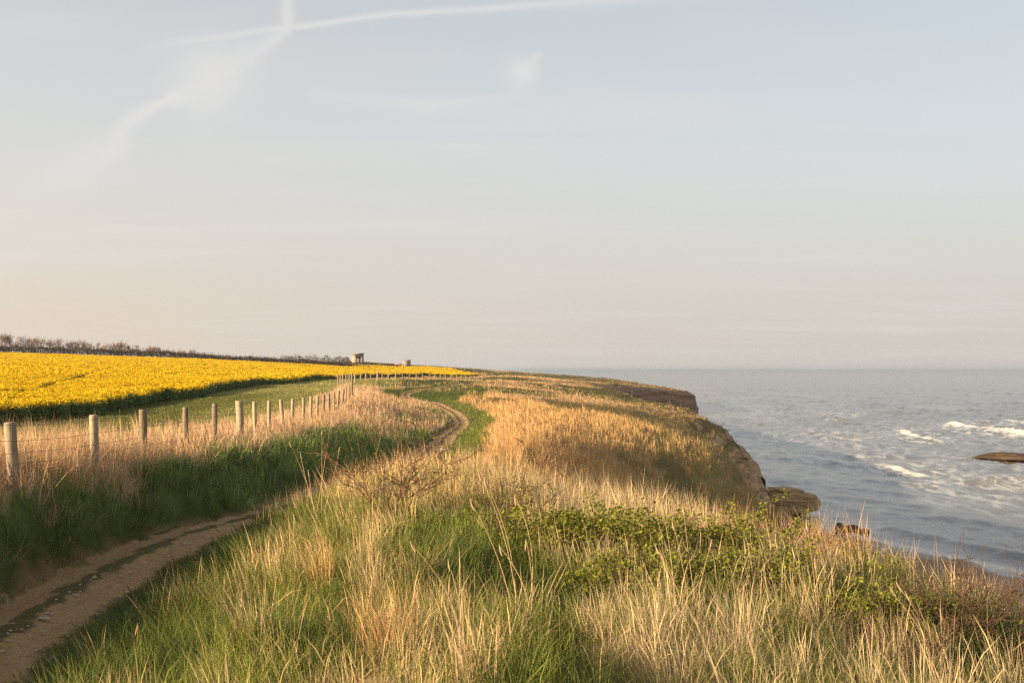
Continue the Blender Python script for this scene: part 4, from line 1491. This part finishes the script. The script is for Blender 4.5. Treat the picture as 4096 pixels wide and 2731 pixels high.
def build_hedge():
    r = np.random.default_rng(31)
    root = empty('hedge', (-190, 376, zat(-190, 376)), 'long dark brushwood hedge along the top of the yellow field under the bare trees', 'hedge')
    o0 = np.array(root.location)
    n = 30000
    px = r.uniform(-30, 352, n)
    Y = 374 + 0.06 * (px + 70) + r.normal(0, 1.5, n)
    x = (px - 512) / 1080 * Y
    top = np.interp(px, [-70, 0, 100, 150, 200, 230, 352], [3.7, 3.7, 3.6, 3.2, 2.7, 2.3, 2.3]) * (0.75 + 0.5 * fbm(px * 0.12, px * 0, 5))
    z = height(x, Y) + top * np.sqrt(r.uniform(0, 1, n)) + np.where(r.uniform(0, 1, n) < 0.1, r.uniform(0, 1.0, n), 0)
    leaf_obj('foliage', np.stack([x, Y, z], 1) - o0, 0.26, M_HEDGE, root, r)
    mb = MB()
    for px_ in np.arange(-30, 350, 4.0):
        Y_ = 374 + 0.06 * (px_ + 70)
        x_ = (px_ - 512) / 1080 * Y_
        mb.tube([Vector((x_, Y_, zat(x_, Y_) - 0.2)) - Vector(o0), Vector((x_ + 0.3, Y_, zat(x_, Y_) + 1.8)) - Vector(o0)], [0.12, 0.05], 4)
    st = obj('stems', mb.mesh('stems'), M_TWIG, root)
    st['kind'] = 'stuff'
    # low dark growth between the two huts
    root = empty('low_hedge', (-56, 424, zat(-56, 424)), 'low dark hedge running between the two huts on the skyline', 'hedge')
    o0 = np.array(root.location)
    n = 2600
    px = r.uniform(338, 398, n)
    Y = 421.5 + r.normal(0, 0.6, n)
    x = (px - 512) / 1080 * Y
    yt = np.interp(px, [338, 365, 398], [361.4, 362.2, 363.8])
    yb = np.interp(px, [338, 398], [365.5, 366.5])
    u = r.uniform(0, 1, n)
    z = -((yt * u + yb * (1 - u)) - 370) * Y / 1080
    leaf_obj('foliage', np.stack([x, Y, z], 1) - o0, 0.20, M_HEDGE, root, r)


build_hedge()


def build_bushes():
    r = np.random.default_rng(37)
    rows = [(213, 355.5, 5.0), (228, 355.8, 5.5), (240, 356.2, 5.0), (256, 357.4, 6), (272, 357.2, 6), (287, 355.6, 5.5), (298, 355.0, 6.0), (312, 355.2, 7.5), (327, 356.0, 6.0), (338, 356.3, 5.0), (346, 357.0, 4.0)]
    for i, (px, ty, w) in enumerate(rows):
        Y = 398 + 0.10 * (px - 213)
        x = (px - 512) / 1080 * Y
        z = zat(x, Y)
        hgt = max(2.0, 1.15 * (z_for(ty, Y) - z))
        rad = w * Y / 1080 * 1.25
        b = empty('bush', (x, Y, z), ORD[len(rows) - 1 - i] + ' rounded bush from the lookout hut in the scrubby row beside it' if i != 7 else 'darkest and broadest rounded bush in the row left of the lookout hut', 'bush', 'bushes beside the lookout hut')
        n = 750
        d = r.normal(0, 1, (n, 3)); d /= np.linalg.norm(d, axis=1)[:, None]
        q = r.uniform(0.15, 1, n)[:, None] ** 0.45
        lump = 1 + 0.22 * np.sin(d[:, :1] * 5 + i) * np.cos(d[:, 2:] * 4 + 2 * i)
        cen = d * q * lump * np.array((rad, rad * 0.8, hgt * 0.52)) + np.array((0, 0, hgt * 0.46))
        leaf_obj('crown', cen, 0.20, M_BUSH, b, r)
        mb = MB()
        for k in range(5):
            a = r.uniform(0, 6.28)
            mb.tube([(0, 0, -0.3), (0.3 * math.cos(a), 0.3 * math.sin(a), 0.6), (0.9 * math.cos(a), 0.9 * math.sin(a), hgt * 0.7)], [0.08, 0.06, 0.03], 4)
        obj('stem', mb.mesh('stem'), M_TWIG, b)


build_bushes()


def bare_tree(seed):
    """meshes of a leafless wind-clipped tree six metres high"""
    r = np.random.default_rng(seed)
    trunk, crown = MB(), MB()

    def grow(p, d, L, rad, depth, mb):
        pts, rads = [p], [rad]
        q, dd = Vector(p), Vector(d)
        for k in range(3):
            dd = (dd + Vector(r.normal(0, 0.16, 3)) + Vector((0.02, 0, 0.10))).normalized()
            q = q + dd * (L / 3)
            pts.append(q.copy()); rads.append(rad * (1 - 0.22 * (k + 1)))
        mb.tube(pts, rads, 4 if depth < 2 else 3, False)
        if depth >= 4:
            return
        nb = (4, 4, 3, 3)[depth]
        for k in range(nb):
            t = r.uniform(0.35, 1.0) if depth else r.uniform(0.45, 1.0)
            i = min(int(t * 3), 2)
            base = pts[i].lerp(pts[i + 1], t * 3 - i)
            nd = (dd + Vector(r.normal(0, 0.40, 3)) + Vector((0, 0, 0.45))).normalized()
            grow(base, nd, L * r.uniform(0.55, 0.8), max(rad * 0.55, 0.024), depth + 1, crown)
    for k in range(r.integers(2, 4)):
        grow(Vector((r.normal(0, 0.15), r.normal(0, 0.15), -0.2)), Vector((r.normal(0, 0.22), r.normal(0, 0.15), 1)).normalized(), 2.7, 0.11, 0, trunk)
    return trunk.mesh('trunk'), crown.mesh('crown')


tree_meshes = [bare_tree(200 + i) for i in range(5)]
TREE_PX = [3, 10, 19, 27, 34, 41, 49, 57, 66, 75, 83, 91, 99, 108, 114, 121, 128, 135, 143, 151, 158, 165, 172, 178, 184, 191, 198, 203]
for i, px in enumerate(TREE_PX):
    Y = 379 + 0.06 * (px + 70) + random.uniform(-1.5, 1.5)
    x = (px - 512) / 1080 * Y
    ty = np.interp(px, [-40, 10, 45, 100, 125, 150, 165, 180, 203], [329, 330, 333.5, 337, 338, 342, 346.5, 345, 350]) + random.uniform(-1, 2.0)
    z = zat(x, Y) - 0.1
    hgt = z_for(ty, Y) - z
    t = empty('bare_tree', (x, Y, z), ORD[i] + ' leafless tree from the left in the long hedge beyond the yellow field', 'tree', 'bare trees along the hedge', random.uniform(0, 6.28))
    sc = hgt / 6.6
    t.scale = (sc * 1.15, sc * 1.15, sc)
    tm, cm = tree_meshes[i % 5]
    obj('trunk', tm, M_TWIG, t)
    obj('crown', cm, M_TWIG, t)


# ------------------------------------------------------------------ rocks
def rock_mesh(name, dims, seed, sub=3, rough=0.16, sharp=1.6, layers=0.0, nose=0.0):
    import bmesh
    bm = bmesh.new()
    bmesh.ops.create_icosphere(bm, subdivisions=sub, radius=1.0)
    r = np.random.default_rng(seed)
    ph = r.uniform(0, 100, 6)
    for v in bm.verts:
        c = v.co
        # squarish body
        m = (abs(c.x) ** (2 * sharp) + abs(c.y) ** (2 * sharp) + abs(c.z) ** (2 * sharp)) ** (1 / (2 * sharp))
        k = 1.0 / max(m, 1e-6)
        p = c * k
        n1 = float(fbm(np.array([p.x * 1.3 + p.z * 0.9 + ph[0]]), np.array([p.y * 1.3 - p.z * 0.7 + ph[1]]), seed, 3)[0]) - 0.5
        n2 = 0.5 * math.tanh(5 * math.sin(p.z * 6.5 + 0.5 * p.x + ph[2])) + 0.6 * (float(vnoise(np.array([p.x * 2.5 + ph[4]]), np.array([p.z * 5 + p.y * 2 + ph[5]]), seed)[0]) - 0.5)
        f = 1 + rough * 2 * n1 + layers * n2
        p = Vector((p.x * f, p.y * f, p.z * (1 + rough * n1)))
        if nose and p.x > 0:
            p.z *= 1 - nose * p.x * 0.55
            p.y *= 1 - nose * p.x * 0.55
        v.co = Vector((p.x * dims[0], p.y * dims[1], p.z * dims[2]))
    me = bpy.data.meshes.new(name)
    bm.to_mesh(me); bm.free()
    return me


def build_rocks():
    # two-layered boulder at the cliff foot
    Y = 90.0
    bx = lambda px: (px - 512) / 1080 * Y
    root = empty('boulder', (bx(794), Y, z_for(510, Y)), 'big blunt-nosed layered boulder jutting from the cliff foot towards the sea', 'boulder', None, R(-12))
    lo = obj('lower_block', rock_mesh('lower_block', (2.0, 1.4, 0.92), 71, 4, 0.26, 2.4, 0.07, 0.5), M_BOULDER, root, (-0.2, 0, 0.72))
    up = obj('upper_slab', rock_mesh('upper_slab', (1.3, 1.15, 0.42), 72, 4, 0.45, 2.0, 0.08, 0.8), M_BOULDER, root, (-0.9, 0, 1.60))
    obj('base_rock', rock_mesh('base_rock', (1.5, 1.2, 0.6), 73, 3, 0.2), M_DARKROCK, root, (-0.9, 0.1, -0.25))
    # reef out in the waves
    Y = 146.0
    tag(obj('reef_rock', rock_mesh('reef_rock', (5.0, 2.2, 1.0), 77, 4, 0.75, 1.3, 0.35), M_REEF, None, ((1016 - 512) / 1080 * Y, Y, SEA - 0.05)), 'long low brown rock lying out in the waves', 'rock')
    # dark stump and rocks at the edge of the water
    for nm, px, py, Y, dims, lab in (('upright_rock', 839, 531, 80.5, (0.33, 0.3, 0.75), 'narrow dark upright rock standing on the sand by the water'),
                                     ('shore_rock', 849, 528, 80.5, (0.62, 0.45, 0.34), 'dark wet rock with raised end at the edge of the water'),
                                     ('shore_rock', 860.5, 530, 80.0, (0.5, 0.35, 0.20), 'small flat dark rock in the shallow water beyond the taller one'),
                                     ('shore_rock', 818, 530, 84, (0.9, 0.6, 0.22), 'low dark rock awash below the big boulder')):
        x = (px - 512) / 1080 * Y
        tag(obj(nm, rock_mesh(nm, dims, 80 + int(px), 3, 0.28, 1.5), M_DARKROCK, None, (x, Y, z_for(py, Y))), lab, 'rock')


build_rocks()

M_STONE = mat_rock('path_stone', (0.36, 0.28, 0.20), (0.46, 0.38, 0.28), (0.40, 0.32, 0.22), 10.0, False)
stone_meshes = [rock_mesh('stone', (1.0, 0.75, 0.34), 300 + i, 2, 0.22, 1.3) for i in range(4)]
STONES = [(960, 895, 56, 'large pale flat stone on the right edge of the path'), (945, 668, 18, None), (1230, 597, 16, None), (500, 992, 22, None), (650, 997, 18, None), (520, 1100, 18, None),
          (100, 1133, 34, 'pale flat stone on the path beside the left picture edge'), (125, 1172, 17, None), (352, 1240, 26, None), (155, 1277, 26, None), (297, 1254, 16, None), (150, 1357, 34, None),
          (740, 880, 15, None), (835, 822, 17, None), (1240, 338, 14, None), (250, 1150, 11, None), (420, 1180, 12, None), (240, 1195, 13, None), (70, 1215, 14, None), (990, 770, 14, None), (1120, 610, 14, None), (560, 1010, 12, None), (180, 1310, 15, None), (60, 1420, 16, None)]
small = sorted((-v, u) for (u, v, w, lab) in STONES if not lab)
for i, (u, v, w, lab) in enumerate(STONES):
    px, py = u / 1.887 / 4, (1900 + v / 1.887) / 4
    p = ground_at(px, py, 0.03, 4.0, 40)
    sz = w / 1.887 / 4 * p.y / 1080 * 0.5
    o = obj('stone', stone_meshes[i % 4], M_STONE, None, p + Vector((0, 0, 0.045)))
    o.scale = (sz, sz, sz * 1.2)
    o.rotation_euler = (random.gauss(0, .1), random.gauss(0, .1), random.uniform(0, 6.28))
    tag(o, lab or 'small pale stone in the path dirt, ' + ORD[small.index((-v, u))] + ' counting up from the bottom edge', 'stone', None if lab else 'small stones on the path')
def gravel():
    r = np.random.default_rng(8)
    n = 420
    t = r.uniform(3.5, 17, n)
    lt = np.clip(r.normal(0.12, 0.22, n), -0.5, 0.5)
    x = path_x(t) + lt
    sz = r.gamma(2.0, 0.0045, n) + 0.003
    z = height(x, t) + 0.042
    base = np.array([(1, 0, 0), (0.2, 0.9, 0.1), (-0.9, 0.3, 0), (-0.3, -0.8, 0.1), (0.1, 0.05, 0.6)])
    a = r.uniform(0, 6.28, n)
    ca, sa = np.cos(a), np.sin(a)
    V = np.stack([np.stack([x + sz * (b[0] * ca - b[1] * sa), t + sz * (b[0] * sa + b[1] * ca), z + sz * b[2] * r.uniform(.7, 1.4, n)], 1) for b in base], 1).reshape(-1, 3)
    i = (np.arange(n) * 5)[:, None]
    T = np.concatenate([i + np.array(q) for q in ((0, 1, 4), (1, 2, 4), (2, 3, 4), (3, 0, 4))])
    tag(obj('gravel', mesh_np('gravel', V, T), M_STONE), 'scattered small grit on the worn path', None, None, 'stuff')


gravel()
p = ground_at(440.5, 449.5, 0.04, 25, 90)
M_WHITE = mat_plain('bleached_scrap', (0.80, 0.80, 0.78), 0.5, 0.04)
o = obj('white_scrap', rock_mesh('white_scrap', (0.17, 0.10, 0.03), 91, 2, 0.2, 1.2), M_WHITE, None, p + Vector((0, 0, 0.06)))
tag(o, 'small bright white scrap lying on the path at the bend', 'scrap')


# ------------------------------------------------------------------ shrubs, brambles and stalks in the foreground
def thin_tube(p0, d, L, r0, r, segs=5, curl=0.12, droop=0.0, n=3):
    pts, rads = [Vector(p0)], [r0]
    dd = Vector(d).normalized()
    for k in range(segs):
        dd = (dd + Vector(r.normal(0, curl, 3)) + Vector((0, 0, -droop))).normalized()
        pts.append(pts[-1] + dd * (L / segs)); rads.append(r0 * (1 - 0.75 * (k + 1) / segs))
    return pts, rads


def twig_shrub(name, px, py, hgt, spread, nst, label, mat, seed, rad=0.0035, leaves=0, y0=4.0, y1=100, lift=0.0, sub=5):
    r = np.random.default_rng(seed)
    p = ground_at(px, py, lift, y0, y1)
    root = empty(name, p, label, 'shrub')
    lc = []
    for k in range(nst):
        a = r.uniform(0, 6.28)
        d = Vector((math.cos(a) * spread, math.sin(a) * spread, 1.0))
        mb = MB()
        L = hgt * r.uniform(0.7, 1.25)
        pts, rads = thin_tube((r.normal(0, .04), r.normal(0, .04), -0.05), d, L, rad, r, 6, 0.13, 0.03)
        mb.tube(pts, rads, 3, False)
        for j in range(sub):
            i = r.integers(2, 6)
            a2 = r.uniform(0, 6.28)
            d2 = (pts[i] - pts[i - 1]).normalized() + Vector((math.cos(a2), math.sin(a2), 0.25)) * 0.9
            q, qr = thin_tube(pts[i], d2, L * r.uniform(0.2, 0.45), rad * 0.6, r, 4, 0.25)
            mb.tube(q, qr, 3, False)
            for t in range(2):
                q2, qr2 = thin_tube(q[r.integers(1, 4)], Vector(r.normal(0, 1, 3)) + Vector((0, 0, .4)), L * r.uniform(0.06, 0.16), rad * 0.45, r, 2, 0.2)
                mb.tube(q2, qr2, 3, False)
            lc += [tuple(v) for v in q[1:]]
        obj('stem', mb.mesh('stem'), mat, root)
    if leaves:
        lc = np.array(lc)
        cen = lc[r.integers(0, len(lc), leaves)] + r.normal(0, 0.03, (leaves, 3))
        leaf_obj('foliage', cen, 0.017, M_BRAMBLE, root, r)
    return root


twig_shrub('rose_shrub', 388, 520, 1.0, 0.8, 17, 'bare brown thorny shrub standing in blond grass on top of the mound', M_ROSE, 41, 0.0062, 60, 7, 60, 0.0, 8)
twig_shrub('cane_shrub', 497, 540, 0.80, 0.7, 8, 'reddish thorny canes rising from straw right of the bare brown shrub', M_CANE, 42, 0.0055, 120, 6, 60)
twig_shrub('dead_shrub', 540, 474, 1.5, 0.5, 8, 'small dead bush on the blond slope of the hollow', M_ROSE, 43, 0.016, 0, 25)
twig_shrub('thorn_shrub', 968, 640, 0.68, 0.9, 20, 'dense brown thorn shrub near the lower corner below the beach', M_CANE, 44, 0.0048, 40, 4, 60, 0.0, 9)
twig_shrub('thorn_shrub', 905, 672, 0.52, 1.0, 18, 'low tangled brown thorn shrub at the bottom edge', M_CANE, 45, 0.0044, 40, 3.5, 60, 0.0, 9)
twig_shrub('thorn_shrub', 1006, 672, 0.55, 0.9, 16, 'dark twiggy thorn shrub cut by the lower picture corner', M_CANE, 46, 0.0044, 20, 3.5, 60, 0.0, 9)


def bramble(px, py, rx, ry, h, label, seed, nl=2400, y0=4.0):
    r = np.random.default_rng(seed)
    p = ground_at(px, py, 0.0, y0, 30)
    h *= 0.86
    root = empty('bramble_bush', p, label, 'bush', 'bramble bushes on the mound')
    lc = []
    for k in range(max(7, int(9 * rx / 0.4))):
        a = r.uniform(0, 6.28)
        st = Vector((rx * 0.7 * r.normal(0, .6), ry * 0.7 * r.normal(0, .6), -0.03))
        pts, rads = thin_tube(st, (math.cos(a) * .7, math.sin(a) * .7, 1.1), h * r.uniform(1.0, 1.9), 0.0045, r, 9, 0.08, 0.13)
        mb = MB().tube(pts, rads, 3, False)
        obj('cane', mb.mesh('cane'), M_CANE, root)
        lc += [tuple(v) for v in pts[2:]]
    lc = np.array(lc)
    # leaves in little groups: along the canes and over the mound of the bush
    g1 = lc[r.integers(0, len(lc), nl // 8)] + r.normal(0, 0.03, (nl // 8, 3))
    d = r.normal(0, 1, (nl // 6, 3)); d[:, 2] = np.abs(d[:, 2]); d /= np.linalg.norm(d, axis=1)[:, None]
    lump = 0.62 + 0.55 * fbm(d[:, 0] * 2.5 + seed, d[:, 1] * 2.5 + d[:, 2] * 2, seed)
    g2 = d * (lump * r.uniform(0.55, 1.0, len(d)))[:, None] * np.array((rx, ry, h))
    g = np.concatenate([g1, g2])
    g[:, 2] = np.maximum(g[:, 2], 0.05)
    cen = np.repeat(g, 6, axis=0) + r.normal(0, 0.022, (len(g) * 6, 3))
    leaf_obj('foliage', cen, 0.0165, M_BRAMBLE, root, r, 0.5)


bramble(590, 555, 0.55, 0.45, 0.60, 'leafy bramble with the tallest sprig, left end of the bramble row', 61)
bramble(640, 565, 0.50, 0.45, 0.55, 'bramble bush second from the left end of the bramble row', 62)
bramble(690, 568, 0.50, 0.40, 0.58, 'bright green bramble bush in the middle of the bramble row', 63)
bramble(740, 570, 0.48, 0.40, 0.52, 'bramble bush at the right end of the row below the dry umbels', 64)
bramble(552, 548, 0.35, 0.35, 0.38, 'thin straggling bramble beside the reddish canes', 65, 1100)
bramble(795, 605, 0.42, 0.38, 0.40, 'lime green bramble clump lower down the seaward slope', 66)
bramble(842, 622, 0.38, 0.34, 0.32, 'dark bramble clump between the lime green one and the thorn shrub', 67, 1600)
bramble(895, 630, 0.35, 0.30, 0.28, 'small low bramble against the dense brown thorn shrub', 68, 1100)
bramble(665, 605, 0.32, 0.3, 0.26, 'low bramble patch in grey straw in front of the bramble row', 69, 900)


bramble(615, 590, 0.45, 0.35, 0.34, 'bramble sprawling over straw below the left half of the bramble row', 91, 1500)
bramble(715, 595, 0.50, 0.38, 0.38, 'bramble spreading downhill below the bright green one', 92, 2000)
bramble(765, 585, 0.45, 0.38, 0.42, 'bramble linking the row with the lime green clump', 93, 2000)


def stem_curve(p0, p1, bow, rad, n=9):
    p0, p1 = Vector(p0), Vector(p1)
    pts = []
    for i in range(n):
        t = i / (n - 1)
        pts.append(p0.lerp(p1, t) + Vector(bow) * (4 * t * (1 - t)) * 0.5)
    return MB().tube(pts, [rad * (1 - 0.55 * i / (n - 1)) for i in range(n)], 3, False)


M_STALK = grass_material('dry_stalk', (0.56, 0.40, 0.24))
M_STALK_PALE = grass_material('bleached_stalk', (0.60, 0.48, 0.36))


def stalk_clump(name, base, tips, label, mat, seed, rad=0.0028, heads=True, cat='grass stalk'):
    """tall single stems from one foot; tips are picture positions at the foot's distance"""
    r = np.random.default_rng(seed)
    p = ground_at(base[0], base[1], 0.0, 3.0, 40)
    root = empty(name, p, label, cat)
    for (u, v, bow) in tips:
        d = ray(u, v)
        Y = p.y + r.normal(0, 0.12)
        tip = Vector(d * (Y / d[1])) - p
        mb = stem_curve((r.normal(0, .03), r.normal(0, .03), -0.03), tip, (bow, r.normal(0, .05), 0.02), rad)
        me = mb.mesh('stem')
        fattr(me, 'vary', np.full(len(me.vertices), 0.6))
        st = obj('stem', me, mat, root)
        if heads:
            hb = MB()
            a = Vector(tip)
            b = a + (Vector(tip) + Vector((0, 0, 1.0))).normalized() * 0.02
            hb.tube([a - Vector((tip.x, tip.y, tip.z)).normalized() * 0.06, a - Vector((tip.x, tip.y, tip.z)).normalized() * 0.03, a + Vector((0, 0, .012))], [0.0015, 0.0045, 0.001], 4)
            hm = hb.mesh('seed_head')
            fattr(hm, 'vary', np.full(len(hm.vertices), 0.4))
            obj('seed_head', hm, mat, st)
    return root


stalk_clump('tall_grass_stalks', (521, 622), [(478, 470, 0.10), (484, 478, 0.12), (470, 500, 0.08), (499, 545, 0.10), (515, 495, 0.16), (526, 540, 0.05)], 'sheaf of tall arching pale stalks right of the straw tussocks', M_STALK, 51)
stalk_clump('tall_grass_stalks', (461, 634), [(410, 542, 0.10), (448, 560, 0.02)], 'long stalk bent over the dark green hollow', M_STALK, 52)
stalk_clump('tall_grass_stalks', (955, 676), [(896, 582, 0.04), (905, 592, 0.05), (890, 588, 0.0), (940, 610, 0.0)], 'bundle of long stalks leaning towards the sea in the lower corner', M_STALK, 53)
stalk_clump('tall_grass_stalks', (318, 520), [(289, 441, 0.03), (322, 430, 0.0), (300, 452, 0.0), (332, 415, 0.0), (340, 447, 0.02), (308, 470, 0.0)], 'spray of fine tall stalks on the left shoulder of the mound', M_STALK, 54)
stalk_clump('tall_grass_stalks', (690, 622), [(661, 502, 0.05), (672, 520, 0.03), (683, 505, 0.0), (655, 545, 0.04), (712, 540, 0.0)], 'tall stalks in front of the bramble row', M_STALK, 55)
stalk_clump('tall_grass_stalks', (820, 636), [(806, 520, 0.03), (838, 545, 0.0), (815, 560, 0.0), (792, 548, 0.02), (848, 575, 0.0)], 'slender upright stalks among the lime green brambles', M_STALK, 56)
stalk_clump('tall_grass_stalks', (125, 672), [(138, 624, 0.0)], 'single bent stalk at the foot of the green flank by the path', M_STALK, 57, 0.003)
stalk_clump('dry_stick', (370, 480), [(389, 396, 0.03)], 'thin pale stick slanting up from the bare shrub towards the bend', M_STALK_PALE, 58, 0.0042, False, 'stick')
stalk_clump('dry_stick', (392, 478), [(399, 441, 0.0)], 'short pale stick beside the longer slanting one', M_STALK_PALE, 59, 0.0045, False, 'stick')


def umbels(px, py, label, seed):
    r = np.random.default_rng(seed)
    p = ground_at(px, py, 0.0, 5, 30)
    root = empty('dry_umbel_plant', p, label, 'plant')
    for k in range(5):
        st = Vector((r.normal(0, .09), r.normal(0, .09), -0.03))
        top = st + Vector((r.normal(0.0, .09), r.normal(0, .06), r.uniform(0.44, 0.62)))
        me = stem_curve(st, top, (0.01, 0, 0), 0.006, 5).mesh('stem')
        fattr(me, 'vary', np.full(len(me.vertices), .5))
        stem = obj('stem', me, M_STALK_O, root)
        mb = MB()
        for j in range(9):
            a = r.uniform(0, 6.28)
            e = top + Vector((math.cos(a) * r.uniform(.03, .13), math.sin(a) * .08, r.uniform(.09, .19)))
            mb.tube([top, top.lerp(e, .5) + Vector((0, 0, .012)), e], [.0034, .003, .0026], 3, False)
            mb.tube([e, e + Vector((0, 0, .008)), e + Vector((0, 0, .016))], [.005, .012, .006], 4)
        me = mb.mesh('umbel')
        fattr(me, 'vary', np.full(len(me.vertices), .5))
        obj('umbel', me, M_STALK_O, stem)


M_STALK_O = grass_material('orange_stalk', (0.50, 0.27, 0.12))
umbels(786, 545, 'dry orange umbel heads standing above the grass below the boulder', 81)


def tussock(px, py, kind, n, size, tint, label, seed, lean=0.4):
    r = np.random.default_rng(seed)
    p = ground_at(px, py, 0.0, 3.0, 30)
    m = 5
    V, T, col = blades(np.full(m, p.x) + r.normal(0, .03, m), np.full(m, p.y) + r.normal(0, .03, m), np.full(m, p.z), np.full(m, kind), np.tile(np.array(tint), (m, 1)), np.full(m, size), n // m, 1.1, 0.8, lean, 3, r)
    me = mesh_np('grass_tussock', V - np.array(p), T)
    cattr(me, 'tint', col)
    tag(obj('grass_tussock', me, M_GRASS, None, p), label, 'grass tuft')


STRAW = (0.54, 0.38, 0.22)
RUSSET = (0.50, 0.29, 0.13)
tussock(376, 598, 1, 110, 0.75, STRAW, 'upright broken straw tussock under the bare brown shrub', 1)
tussock(385, 665, 1, 150, 0.85, RUSSET, 'thick russet straw sheaf at the lower middle beside the green grass', 2)
tussock(472, 682, 1, 130, 0.85, STRAW, 'pale straw sheaf cut by the bottom edge right of the russet one', 3)
tussock(518, 640, 3, 110, 0.9, STRAW, 'bleached tussock at the foot of the tall arching stalks', 4)
tussock(323, 578, 1, 120, 0.7, RUSSET, 'orange tussock on the sunny left side of the mound', 5)
tussock(412, 575, 3, 120, 0.9, (0.50, 0.33, 0.15), 'fluffy golden tussock above the dark green hollow', 6)
tussock(256, 640, 1, 100, 0.7, STRAW, 'straw tussock among bright green grass low on the mound flank', 7)
tussock(45, 522, 3, 160, 1.0, (0.46, 0.32, 0.20), 'drooping straw tussock on the bank below the first fence post', 8)


# ------------------------------------------------------------------ the hazy air over land and sea
def build_haze():
    me = MB().box(-16000, 20000, -600, 31500, -16.0, 16.0).mesh('haze')
    m = bpy.data.materials.new('thin_haze')
    m.use_nodes = True
    g = NT(m.node_tree)
    out = g.n('ShaderNodeOutputMaterial')
    v = g.n('ShaderNodeVolumePrincipled')
    v.inputs['Color'].default_value = (0.30, 0.375, 0.47, 1.0)
    v.inputs['Density'].default_value = 0.00016
    v.inputs['Anisotropy'].default_value = 0.0
    g.put(out.inputs['Volume'], v.outputs[0])
    o = obj('haze', me, m)
    tag(o, 'thin pale haze over the sea and the far land', None, None, 'stuff')


build_haze()
